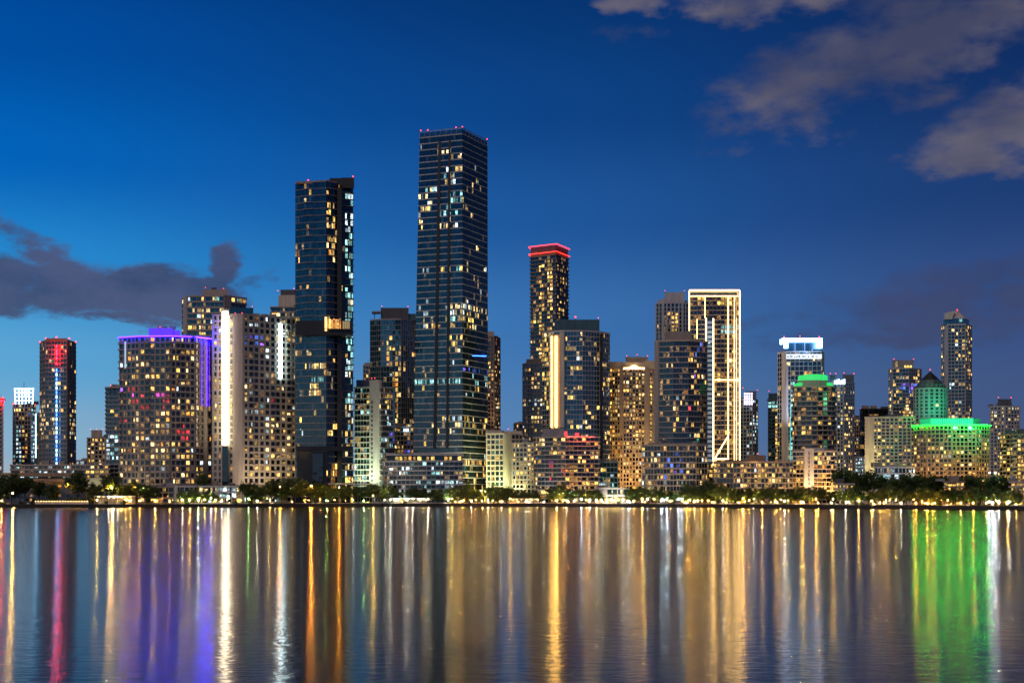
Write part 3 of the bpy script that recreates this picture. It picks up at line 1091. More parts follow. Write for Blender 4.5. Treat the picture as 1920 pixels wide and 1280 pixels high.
# ================================================================== the two tall towers and their neighbours
def centre():
    # tall dark tower
    Y = 950
    pts = [P(554, Y + 4), P(570, Y), P(612, Y - 4), P(632, Y + 2), P(642, Y + 10), P(662, Y + 14)]
    b = building('residential_tower', 'tall dark glass tower with orange lit sky lounge and white windows up one edge', pts, 343, ref=Y, fl=12.6, bay=5, wall='taupe', glass='glass_navy', slab='taupe', sh=.08, so=.25, pw=.03, po=.15, pier='darkmetal', lit=.02, pal='warm', depth=30,
                 back=[(X(660, Y + 40), Y + 40), (X(558, Y + 36), Y + 36)],
                 rules=[(5 - 1, .2, 1, .03, .78, .6, 'teal'), (5 - 1, .25, 1, .78, 1, .7, 'soft'), (2, 0, 1, .05, .32, .25, 'warm'), (3, 0, .5, .05, .32, .15, 'warm'), (1, .2, 1, .56, .59, .8, 'warm'), (1, .3, .9, .595, .625, 1, 'aqua'), (1, .2, .8, .635, .665, .8, 'soft'), (0, 0, 1, .18, .26, .35, 'warm'), (None, 0, .7, .515, .545, .5, 'warm'), (2, 0, 1, .77, .8, .6, 'warm'), (2, .0, 1, .87, .95, .7, 'orange'), (1, 0, 1, .85, .86, .4, 'soft')])
    H = b.H
    # balcony slabs on the face with white windows and the stacked bays
    m1 = MB()
    for (s, u0, u1, dp) in ((4, .2, 1.08, 1.1), (2, .1, 1.0, .9), (1, .0, .42, .7)):
        A0, B0, L, nb, e, nrm, ang, bw = b.seg[s]
        mb = MB()
        mb.box((0, 0, 0), (L * (u1 - u0), dp, .42), ang)
        me = mb.mesh('balcony', MATS['taupe'])
        c = A0 + e * L * (u0 + u1) / 2 + nrm * (.25 + dp / 2)
        for i in range(1, b.nf):
            if s == 1 and R.random() < .25:
                continue
            obj('balcony', me, b.root, (c.x, c.y, i * b.fh + .3))
    rbox(b, 'crown_block', 618, 663, 334, 346, Y + 12, 22, 'darkmetal')
    rbox(b, 'crown_wall', 640, 664, 333, 352, Y + 8, 3, 'darkmetal')
    rbox(b, 'crown_rim', 555, 610, 340, 344, Y - 1.5, 10, 'taupe')
    # dark service column, mechanical band, sky lounge
    rbox(b, 'service_column', 632, 641, 352, 905, Y + 0, 4, 'darkmetal')
    for py0, py1 in ((601, 628), (836, 845)):
        rbox(b, 'plant_floor', 555, 662, py0, py1, Y - 6, 12, 'darkmetal')
    for k in range(7):
        rbox(b, 'sky_lounge', 613.4 + k * 3.8, 616.4 + k * 3.8, 597 + (k % 3), 615.5, Y - 6.6, 1, ('lit_orange', 'lit_warm', 'lit_lounge', 'lit_orange', 'lit_lounge', 'lit_warm', 'lit_orange')[k])
    for k in range(4):
        rbox(b, 'sky_lounge', 642.4 + k * 3.5, 645.2 + k * 3.5, 602, 617, Y - 6.6, 1, 'lit_lounge_soft')
    rbox(b, 'lounge_beam', 609, 657, 616, 617.2, Y - 7.6, 1.5, 'tan')
    rbox(b, 'lounge_column', 609, 613, 594, 620, Y - 7.4, 1, 'led_amber_soft')
    rbox(b, 'lounge_column', 627.4, 628.2, 597, 616, Y - 7.4, 1, 'darkmetal')
    rbox(b, 'base_wall', 556, 612, 846, 930, Y - 7, 12, 'darkmetal')
    rbox(b, 'base_wall', 586, 606, 850, 930, Y - 8, 2, 'glass_dark')
    for px, py in ((578, 338), (662, 331)):
        beacon(b, px, py, Y, .6)
    wash(652, Y + 10, 850, LIME, 26000, 16, 70)
    rbox(b, 'entrance_canopy', 616, 702, 906, 908, 938, 8, 'white')

    # pale green-lit mid tower
    Y = 985
    pts = [P(665, Y), P(693, Y - 3), P(714, Y - 5), P(740, Y + 8)]
    b = building('apartment_tower', 'mid rise tower with a windowed white pier between green and blue glass', pts, 728, ref=Y, fl=10, bay=6, wall='white', glass='glass_green', sh=.22, so=.8, pw=.08, lit=.09, pal='teal',
                 rules=[(1, 0, 1, .06, .18, .8, 'yellow'), (0, .5, 1, .06, .12, .6, 'soft'), (2, .3, 1, .06, .2, .7, 'soft'), (0, 0, 1, .42, .47, .3, 'yellow'), (2, .6, 1, .4, .5, .5, 'blue'), (2, 0, 1, .5, .95, .15, 'aqua')])
    rbox(b, 'central_pier', 693, 712, 712, 930, Y - 6, 6, 'white')
    for k in range(20):
        rbox(b, 'pier_window', 695.5, 699, 752 + k * 8.6, 756.5 + k * 8.6, Y - 6.2, .5, 'slate')
    rbox(b, 'penthouse', 668, 716, 712, 728, Y + 3, 16, 'white')
    rbox(b, 'blue_glass', 715, 740, 726, 818, Y + 6, 2, 'glass_sky')
    beacon(b, 703, 709, Y)
    beacon(b, 697, 709, Y)
    wash(676, Y, 810, (.82, 1, .62), 80000, 20, 85)
    wash(702, Y, 800, (.82, 1, .62), 60000, 22, 80)
    wash(728, Y, 820, (.5, .85, 1), 30000, 20, 80)

    # teal tower behind
    Y = 1170
    pts = [P(694, Y + 6), P(714, Y), P(752, Y - 2), P(780, Y + 10)]
    b = building('glass_tower', 'teal glass tower with roof canopy standing behind the mid rise with the white pier', pts, 600, ref=Y, fl=9.6, bay=5.4, wall='grey', glass='glass_azure', sh=.1, so=.25, pw=.05, lit=.03, pal='warm',
                 rules=[(1, .3, 1, .13, .35, .35, 'warm'), (1, .55, .8, .35, .8, .75, 'orange'), (2, 0, 1, .25, .3, .6, 'warm'), (2, 0, 1, .58, .63, .7, 'warm')])
    rbox(b, 'crown_block', 714, 766, 577, 601, Y + 4, 20, 'slate')
    rbox(b, 'crown_block', 766, 780, 588, 601, Y + 6, 16, 'greenmetal')
    rbox(b, 'roof_canopy', 697, 714, 583, 586, Y + 2, 10, 'grey')
    rbox(b, 'canopy_post', 701, 703, 586, 601, Y + 4, 1, 'grey')
    for px, py in ((716, 574), (765, 575)):
        beacon(b, px, py, Y + 4)
    b = building('apartment_tower', 'thin pale tower edge peeking out beside the teal glass tower', [P(681, 1270), P(696, 1270)], 686, fl=8, bay=6, wall='beige', lit=.08)
    b = building('apartment_block', 'small pinkish block with a blue lit panel beside the tallest tower', [P(738, 1080), P(782, 1080)], 802, fl=8, bay=6, wall='beige', lit=.18, pal='warm', rules=[(0, .4, .75, .15, 1, .5, 'blue')])
    rbox(b, 'sign_panel', 757, 766, 804, 808, 1078, .6, 'led_ice')

    # the tallest tower
    Y = 985
    A, C, D = P(773, Y + 10), P(868, Y - 2), P(915, Y + 34)
    tA, tC, tD = P(787, Y + 10), P(867, Y - 2), P(914, Y + 34)
    b = building('office_tower', 'the tallest tower, tapering blue black glass with pale floor lines', [A, C, D], 252, ref=Y - 2, fl=11.7, bay=5.4, wall='grey', glass='glass_navy', slab='palegrey', sh=.15, so=.22, pw=.05, po=.12, pier='darkmetal', lit=.02, pal='office',
                 taper=[tA, tC, tD], back=[(D[0] - 18, D[1] + 32), (A[0] + 6, A[1] + 40)], max_lit=300, parapet=.8,
                 rules=[(0, .45, 1, .03, .06, .4, 'office'), (0, .6, 1, .08, .14, .5, 'office'), (0, 0, .3, .14, .25, .55, 'office'), (0, .45, 1, .16, .215, .55, 'aqua'), (0, .4, .95, .215, .25, .55, 'office'), (0, 0, .25, .355, .37, .8, 'cool'), (0, .55, 1, .355, .37, .8, 'office'), (1, 0, .4, .355, .37, .3, 'office'),
                        (0, .62, 1, .465, .52, .8, 'office'), (1, 0, 1, .455, .53, .55, 'office'), (0, .0, .5, .515, .53, .4, 'warm'), (0, .7, 1, .53, .6, .35, 'yellow'), (0, 0, 1, .59, .6, .4, 'warm'), (0, 0, .95, .655, .67, .95, 'aqua'), (0, 0, .95, .64, .655, .08, 'office'),
                        (1, 0, 1, .635, .65, .85, 'blue'), (1, .3, 1, .65, .67, .4, 'aqua'), (0, .6, 1, .77, .79, .6, 'office'), (1, 0, 1, .77, .82, .4, 'yellow'), (0, 0, 1, .87, .885, .5, 'warm'), (0, .55, 1, .88, .9, .9, 'yellow'), (0, 0, 1, .905, .92, .4, 'office'), (1, 0, 1, .885, .9, .9, 'yellow'), (0, 0, .9, .955, .97, .8, 'yellow'), (1, 0, 1, .9, 1, .25, 'yellow')])
    for px0, px1, pb0, pb1 in ((822, 827, 812, 818), (841, 845, 836, 841)):     # dark recessed joints in the front
        mb = MB()
        f0 = lambda px: (px - 773) / 95
        poly0 = [P(pb0, Y + 9), P(pb1, Y + 9)]
        z0, z1 = Z(840, Y), Z(262, Y)
        yb = lambda px, a, c: a[1] + (c[1] - a[1]) * (px - (a[0] / a[1] * F + HX)) / ((c[0] / c[1] * F + HX) - (a[0] / a[1] * F + HX))
        q = []
        for (xa, xb, ya, yc, z) in ((pb0, pb1, yb(pb0, A, C), yb(pb1, A, C), z0), (px0, px1, yb(px0, tA, tC), yb(px1, tA, tC), z1)):
            q.append(((X(xa, ya), ya - .5, z), (X(xb, yc), yc - .5, z)))
        (a0, a1), (c0, c1) = q
        back = lambda p: (p[0], p[1] + 1.2, p[2])
        mb.v = [a0, a1, c1, c0, back(a0), back(a1), back(c1), back(c0)]
        mb.f = [(0, 1, 2, 3), (1, 5, 6, 2), (4, 0, 3, 7), (3, 2, 6, 7), (0, 4, 5, 1)]
        mb.a = [0.0] * 5
        part(b, 'recessed_joint', mb, 'darkmetal')
    cap = [tA, tC, tD, (tD[0] - 18, tD[1] + 32), (tA[0] + 6, tA[1] + 40)]
    mb = MB()
    mb.prism(offset_poly(cap, -.3), Z(252, Y - 2) + .82, Z(242, Y - 2))
    part(b, 'crown_screen', mb, 'glass_sky')
    for i in range(2):
        p, q = (tA, tC) if i == 0 else (tC, tD)
        for k in range(9):
            t = k / 8
            c = (p[0] + (q[0] - p[0]) * t, p[1] + (q[1] - p[1]) * t - .4)
            bar(b, 'crown_mullion', (c[0], c[1], Z(252, Y)), (c[0], c[1], Z(241.5, Y)), .3, 'grey')
        bar(b, 'crown_rail', (p[0], p[1] - .5, Z(241.5, Y)), (q[0], q[1] - .5, Z(241.5, Y)), .5, 'grey')
    for px, py, y in ((789, 245, Y + 10), (802, 244, Y + 8), (855, 239, Y), (867, 238, Y - 2), (913, 261, Y + 34)):
        beacon(b, px, py, y, .5)
    bar(b, 'led_strip', (X(886, Y + 13), Y + 11.2, Z(667, Y + 12)), (X(912, Y + 30), Y + 30.6, Z(667, Y + 30)), .5, 'led_blue')
    wash(885, Y + 6, 800, (1, .85, .4), 120000, 22, 75)
    wash(905, Y + 16, 850, (1, .85, .4), 90000, 22, 75)

    # curved podium in front of it
    Y = 950
    pts = [P(719, Y + 14), P(722, Y + 7), P(730, Y + 3), P(745, Y), P(800, Y - 4), P(868, Y - 2)]
    b = building('podium', 'long curved white balcony podium below the tallest tower', pts, 866, cat='building', ref=Y, fl=8.6, bay=8.6, wall='palegrey', glass='glass_green', sh=.26, so=1.0, pw=.07, lit=.22, pal='cool', depth=26, max_lit=120)
    rbox(b, 'top_storey', 728, 867, 853, 863, Y + 5, 18, 'glass_brown')
    for k in range(15):
        if R.random() < .8:
            rbox(b, 'window', 741 + k * 8.4, 741 + k * 8.4 + R.uniform(4, 7), 855.5, 862, Y + 4.7, .4, R.choice(('lit_yellow', 'lit_orange', 'lit_warm')))
    rbox(b, 'roof_slab', 724, 869, 850, 853.4, Y + 3, 22, 'palegrey')
    wash(745, Y, 890, (.95, 1, .9), 26000, 14)
    wash(790, Y, 890, (.95, 1, .9), 26000, 14)
    wash(840, Y, 890, (.95, 1, .9), 26000, 14)

    b = building('apartment_tower', 'slender brown tower standing just behind the tallest tower', [P(908, 1190), P(927, 1186), P(938, 1200)], 633, ref=1188, fl=7.4, bay=6, wall='brown', glass='glass_brown', lit=.16, pal='warm', sh=.3, pw=.3, rules=[(1, 0, 1, .05, .8, .45, 'soft')])
    rbox(b, 'penthouse', 914, 926, 621, 633, 1192, 12, 'beige')
    wash(925, 1186, 760, WARM, 30000, 20, 60, 60)

    # floodlit low block
    Y = 985
    b = building('apartment_block', 'low block floodlit pale lime yellow next to the tallest tower', [P(912, Y), P(945, Y - 4), P(980, Y + 4)], 815, cat='building', ref=Y, fl=10, bay=8, wall='cream', glass='glass_green', sh=.28, so=.4, pw=.2, lit=.12, pal='yellow',
                 solid=[(1, .0, .4, 0, 1)])
    rbox(b, 'penthouse', 912, 942, 806, 814, Y + 2, 14, 'cream')
    rbox(b, 'penthouse', 943, 979, 808, 814, Y + 4, 14, 'cream')
    beacon(b, 953, 804, Y)
    for px in (922, 946, 968):
        wash(px, Y, 850, LIME, 34000, 16, 90)


glow_mat('lit_lounge', (1.0, .46, .10), 1.0, False)
glow_mat('lit_lounge_soft', (.9, .62, .25), .35, False)
glow_mat('led_amber_soft', (1.0, .55, .16), 3)
glass_mat('glass_sky', (0.03, 0.085, 0.13), ior=2.2, dim=.01)
centre()


# ================================================================== middle: red neon tower to the light-outlined tower
def middle():
    # red neon tower
    Y = 1165
    A, C, D = P(995, Y + 14), P(1042, Y), P(1065, Y + 24)
    b = building('residential_tower', 'slim dark tower crowned by two red neon bands', [A, C, D], 478, ref=Y, fl=7.5, bay=6.2, wall='taupe', glass='glass_dark', slab='tan', sh=.2, so=1.1, pw=.05, lit=.03, pal='soft',
                 back=[(D[0] - 14, D[1] + 30), (A[0] + 8, A[1] + 40)], rules=[(0, .3, .5, .02, .55, .62, 'yellow'), (0, .7, .84, .02, .55, .8, 'yellow'), (1, .1, .7, .03, .5, .25, 'yellow'), (None, 0, 1, .262, .28, .7, 'yellow')])
    for py in (463, 477):
        ring = offset_poly([A, C, D, (D[0] - 14, D[1] + 30), (A[0] + 8, A[1] + 40)], 1.5)
        z = Z(py - 5, Y)
        for k in range(3):
            p, q = ring[k - 1], ring[k]
            if k == 0:
                p, q = ring[4], ring[0]
            bar(b, 'led_strip', (*p, z), (*q, z), .5, 'led_neon')
    mb = MB()
    mb.prism([A, C, D, (D[0] - 14, D[1] + 30), (A[0] + 8, A[1] + 40)], b.zr, Z(459, Y))
    part(b, 'crown_screen', mb, 'slate')

    b = building('apartment_tower', 'beige stepped tower below the red neon one', [P(980, 1095), P(990, 1088), P(1024, 1086)], 683, ref=1090, fl=8, bay=6, wall='taupe', glass='glass_dark', sh=.3, pw=.3, lit=.14, pal='soft', rules=[(1, .2, .7, 0, .5, .35, 'soft'), (1, 0, 1, .2, .3, .4, 'cool')])
    balconies(b, 1, (.15, .85), 3.2, 1.6, 'taupe')
    rbox(b, 'penthouse', 987, 1015, 673, 683, 1092, 14, 'taupe')
    b = building('apartment_block', 'small dark far block seen past the lime floodlit block', [P(963, 1350), P(985, 1350)], 796, fl=8, bay=6, wall='slate', lit=.1)

    # teal tower with golden strip
    Y = 1000
    pts = [P(1017, Y + 6), P(1033, Y), P(1058, Y - 4), P(1092, Y - 4), P(1124, Y + 2), P(1143, Y + 14)]
    b = building('glass_tower', 'teal glass tower with a golden light strip between cream piers', pts, 623, ref=Y, fl=9.1, bay=6, wall='palegrey', glass='glass_azure', sh=.15, so=.4, pw=.06, lit=.10, pal='soft', depth=34,
                 rules=[(0, 0, 1, 0, .55, .5, 'yellow'), (4, 0, 1, .28, .31, .9, 'yellow'), (4, 0, 1, 0, .28, .06, 'soft'), (2, 0, .4, 0, 1, .22, 'yellow'), (None, 0, 1, .52, 1, .14, 'soft')])
    rbox(b, 'crown_block', 1040, 1124, 599, 623, Y + 3, 22, 'greenmetal')
    rbox(b, 'dark_joint', 1125, 1130, 625, 905, Y - 2, 8, 'darkmetal')
    rbox(b, 'cream_pier', 1049, 1058, 623, 801, Y - 6.5, 6, 'cream')
    rbox(b, 'cream_pier', 1030.5, 1034, 627, 801, Y - 6.5, 6, 'cream')
    rbox(b, 'light_panel', 1041, 1044.4, 630, 801, Y - 5.5, 1, 'led_strip_gold')
    rbox(b, 'light_panel', 1034, 1035.4, 630, 801, Y - 7, .8, 'led_strip_gold')
    rbox(b, 'light_recess', 1034, 1049, 627, 801, Y - 4.4, .8, 'brown')
    beacon(b, 1079, 594, Y + 3, .7)
    beacon(b, 1122, 596, Y + 3, .4)

    # low curved block with red roof lights
    Y = 955
    pts = [P(1002, Y + 10), P(1008, Y + 4), P(1022, Y), P(1060, Y - 5), P(1122, Y - 3)]
    b = building('apartment_block', 'low curved balcony block with glowing red roof edge and reddish balconies', pts, 821, cat='building', ref=Y, fl=8.2, bay=7.5, wall='grey', glass='glass_brown', slab='beige', sh=.24, so=1.3, pw=.06, lit=.3, pal='warm', max_lit=170,
                 rules=[(0, 0, 1, 0, 1, .45, 'mixed'), (1, 0, 1, 0, 1, .25, 'soft'), (3, 0, 1, .35, .75, .4, 'orange'), (2, 0, 1, .3, .7, .25, 'red'), (3, 0, 1, .85, 1, .35, 'cool'), (3, 0, .3, .82, 1, .4, 'violet')])
    rbox(b, 'penthouse', 1018, 1056, 804, 820, Y + 6, 16, 'grey')
    for px in (1066, 1080, 1092, 1106):
        rbox(b, 'red_roof_light', px, px + 9, 817.5, 819.5, Y - 6.2, .5, 'red_soft')
        spot('roof_light', (X(px, Y), Y - 7.5, Z(816, Y)), (X(px, Y), Y - 4, Z(860, Y)), 3200, REDC, 160, .3)
    rbox(b, 'red_screen', 1058, 1064, 808, 820, Y, .6, 'red_soft')
    rbox(b, 'red_screen', 1078, 1086, 811, 820, Y, .6, 'red_soft')
    wash(1020, Y, 870, COOLW, 9000, 14)
    wash(1075, Y, 880, SODIUM, 14000, 14)

    b = building('apartment_block', 'pinkish beige block half hidden beside the curved red edged block', [P(960, 975), P(1003, 971)], 832, cat='building', fl=8.4, bay=7, wall='beige', lit=.4, pal='warm', sh=.32, pw=.3, so=.4)
    wash(972, 974, 880, LIME, 14000, 14)
    b = building('apartment_block', 'small teal glass annex at the foot of the teal tower', [P(1123, 965), P(1158, 970)], 867, cat='building', fl=9, bay=7, wall='grey', glass='glass_teal', sh=.2, so=.6, pw=.06, lit=.15, pal='cool', rules=[(0, 0, .5, 0, .5, .3, 'yellow')])
    wash(1140, 965, 900, (.4, 1, .9), 8000, 12)

    # orange lit tower
    Y = 1050
    pts = [P(1143, Y + 4), P(1168, Y), P(1209, Y), P(1232, Y + 4)]
    b = building('apartment_tower', 'beige tower crowded with orange lit windows and a lit arched crown', pts, 691, ref=Y, fl=7.6, bay=5.6, wall='beige', glass='glass_brown', sh=.26, so=.3, pw=.24, lit=.3, pal='orange', max_lit=300,
                 rules=[(1, 0, 1, 0, 1, .5, 'warm'), (0, .35, .75, .05, .4, .55, 'soft'), (2, 0, 1, 0, 1, .0, 'warm'), (2, .4, .7, .05, 1, .8, 'yellow'), (0, 0, 1, .45, 1, .45, 'orange')],
                 solid=[(0, .75, .99, 0, .5), (2, .0, .36, 0, 1), (2, .68, .99, 0, 1)])
    rbox(b, 'crown_wall', 1143, 1169, 678, 691, Y + 1, 20, 'cream')
    rbox(b, 'crown_wall', 1209, 1232, 676, 691, Y + 1, 20, 'cream')
    rbox(b, 'crown_wall', 1169, 1209, 679, 691, Y + 4, 16, 'cream')
    rbox(b, 'penthouse', 1173, 1214, 669, 679, Y + 8, 14, 'taupe')
    for k in range(13):
        h = 3 + 5 * math.exp(-((k - 6) / 2.2) ** 2)
        rbox(b, 'crown_light', 1169 + k * 3.1, 1171.4 + k * 3.1, 692 - h, 692, Y - .6, .5, 'led_gold')
    for px, py in ((1175, 667), (1195, 665), (1214, 667)):
        beacon(b, px, py, Y + 8)
    wash(1180, Y, 860, SODIUM, 60000, 24, 80)
    wash(1222, Y, 800, WARM, 40000, 24, 70)

    # tower behind with penthouse
    Y = 1180
    pts = [P(1229, Y + 4), P(1243, Y), P(1280, Y), P(1296, Y + 3)]
    b = building('apartment_tower', 'grey tower with boxy penthouse behind the light outlined tower', pts, 569, ref=Y, fl=7.7, bay=7, wall='palegrey', glass='glass_navy', sh=.16, so=.3, pw=.3, lit=.05, pal='soft', rules=[(1, .4, .72, .05, .45, .95, 'yellow')])
    rbox(b, 'penthouse', 1246, 1284, 548, 569, Y + 5, 16, 'palegrey')
    rbox(b, 'crown_wall', 1234, 1250, 561, 569, Y + 2, 10, 'palegrey')
    for px in (1247, 1283):
        beacon(b, px, 545, Y + 5)

    # curved dark tower
    Y = 965
    pts = [P(1229, Y + 10), P(1237, Y + 4), P(1262, Y), P(1290, Y - 1), P(1312, Y + 3), P(1325, Y + 9)]
    b = building('apartment_tower', 'dark curved balcony tower standing before the light outlined tower', pts, 640, ref=Y, fl=10.2, bay=5.8, wall='grey', glass='glass_dark', slab='beige', sh=.18, so=1.0, pw=.05, lit=.05, pal='warm', rules=[(3, 0, 1, .03, .6, .4, 'mixed'), (4, 0, 1, 0, .06, .5, 'violet'), (3, .4, 1, .02, .1, .5, 'blue'), (1, 0, 1, .35, .55, .25, 'warm'), (2, 0, 1, .35, .55, .3, 'warm'), (None, 0, 1, .8, 1, .2, 'warm')], solid=[(0, .1, .95, 0, 1)])
    rbox(b, 'penthouse', 1248, 1297, 621, 640, Y + 6, 20, 'taupe')
    roof_kit(b, 3, Y + 6, 1250, 1320)

    # light outlined tower
    Y = 1100
    A, C = P(1293, Y), P(1386, Y)
    b = building('office_tower', 'glass tower outlined edge to edge in warm white light lines', [A, P(1322, Y - 2), P(1366, Y - 2), C], 556, ref=Y, fl=9, bay=7.2, wall='taupe', glass='glass_brown', sh=.18, so=.2, pw=.10, po=.3, pier='slate', lit=.10, pal='yellow', max_lit=200,
                 rules=[(None, 0, 1, 0, .05, .6, 'yellow'), (1, .7, 1, .14, .19, 1, 'aqua'), (2, 0, 1, .14, .18, .9, 'aqua'), (2, 0, .5, .2, .6, .5, 'soft')])
    rbox(b, 'crown_screen', 1294, 1385, 544, 556, Y + 1, 16, 'glass_sky')
    Yf = Y - 4

    def line(px0, py0, px1, py1, w=.9, mat='led_gold', dy=0):
        bar(b, 'led_strip', (X(px0, Yf), Yf - dy, Z(py0, Yf)), (X(px1, Yf), Yf - dy, Z(py1, Yf)), w * .5, mat)
    line(1292.5, 544, 1387, 544, 1.5)
    line(1294, 555, 1386, 555, .8)
    line(1292.5, 545, 1292.5, 620, 1.1)
    line(1387, 545, 1387, 862, 1.5)
    for px, a, c, w in ((1322, 556, 596, .7), (1365.5, 556, 862, 1.1), (1377, 556, 862, .7), (1381, 596, 862, .5), (1324, 596, 872, 1.6), (1337.5, 597, 872, 1.6), (1307, 598, 640, .6)):
        line(px, a, px, c, w)
    line(1340, 712, 1386, 712, 1.3)
    line(1340, 860, 1365, 860, 2.0)
    line(1341, 858, 1364, 819, 1.2)
    rbox(b, 'glass_shaft', 1325.5, 1336, 598, 870, Yf - .6, 3, 'glass_sky')
    for k in range(30):
        rbox(b, 'shaft_glow_panel', 1326.5, 1335, 602 + k * 8.9, 607 + k * 8.9, Yf - .9, .2, 'shaft_glow')  # added glow panels that brighten the glass shaft
    spot('shaft_light', (X(1331, Y), Yf - 10, Z(640, Y)), (X(1331, Y), Yf, Z(620, Y)), 4000, COOLW, 120)
    wash(1376, Y, 750, WARM, 40000, 24, 70, 40)

    # low block in front
    Y = 930
    b = building('apartment_block', 'low grid fronted block with blue and white lit windows before the curved dark tower', [P(1204, Y + 4), P(1226, Y), P(1305, Y - 4), P(1326, Y)], 836, cat='building', ref=Y, fl=11, bay=6, wall='taupe', glass='glass_dark', sh=.22, so=.7, pw=.12, lit=.22, pal='warm', rules=[(0, 0, 1, .6, .85, .8, 'soft'), (1, .2, .7, .1, .7, .4, 'blue'), (1, .2, .8, .6, .75, .6, 'cool'), (1, 0, 1, .7, .9, .5, 'yellow')])
    balconies(b, 1, (.1, .35, .6, .85), 3.4, 1.5, 'taupe')
    rbox(b, 'penthouse', 1216, 1270, 830, 836, Y + 6, 14, 'taupe')
    Y = 895
    b = building('apartment_block', 'long low dark block with square balcony bays below the light outlined tower', [P(1338, Y + 4), P(1375, Y), P(1487, Y - 12)], 868, cat='building', ref=Y, fl=9.2, bay=6.6, wall='taupe', glass='glass_dark', sh=.2, so=.8, pw=.14, lit=.16, pal='yellow', rules=[(1, .4, 1, 0, .5, .5, 'yellow'), (0, 0, 1, 0, .4, .5, 'yellow'), (1, .1, .16, 0, 1, .8, 'warm'), (1, .36, .42, 0, 1, .8, 'warm')])
    balconies(b, 1, (.1, .27, .44, .61, .78, .95), 3.2, 1.5, 'beige')
    rbox(b, 'penthouse', 1402, 1436, 853, 867, Y + 4, 12, 'brown')
    rbox(b, 'roof_canopy', 1374, 1402, 863, 867, Y - 2, 10, 'brown')
    beacon(b, 1421, 850, Y + 4)
    spot('roof_light', (X(1410, Y), Y - 8, Z(862, Y)), (X(1412, Y), Y, Z(866, Y)), 900, SODIUM, 160, .3)
    wash(1460, Y - 8, 890, SODIUM, 9000, 10)


glow_mat('shaft_glow', (.62, .72, .78), .28, False)
glow_mat('red_soft', (1.0, .05, .06), 1.2, False)
glow_mat('led_neon', (1.0, 0.022, 0.009), 6)
middle()


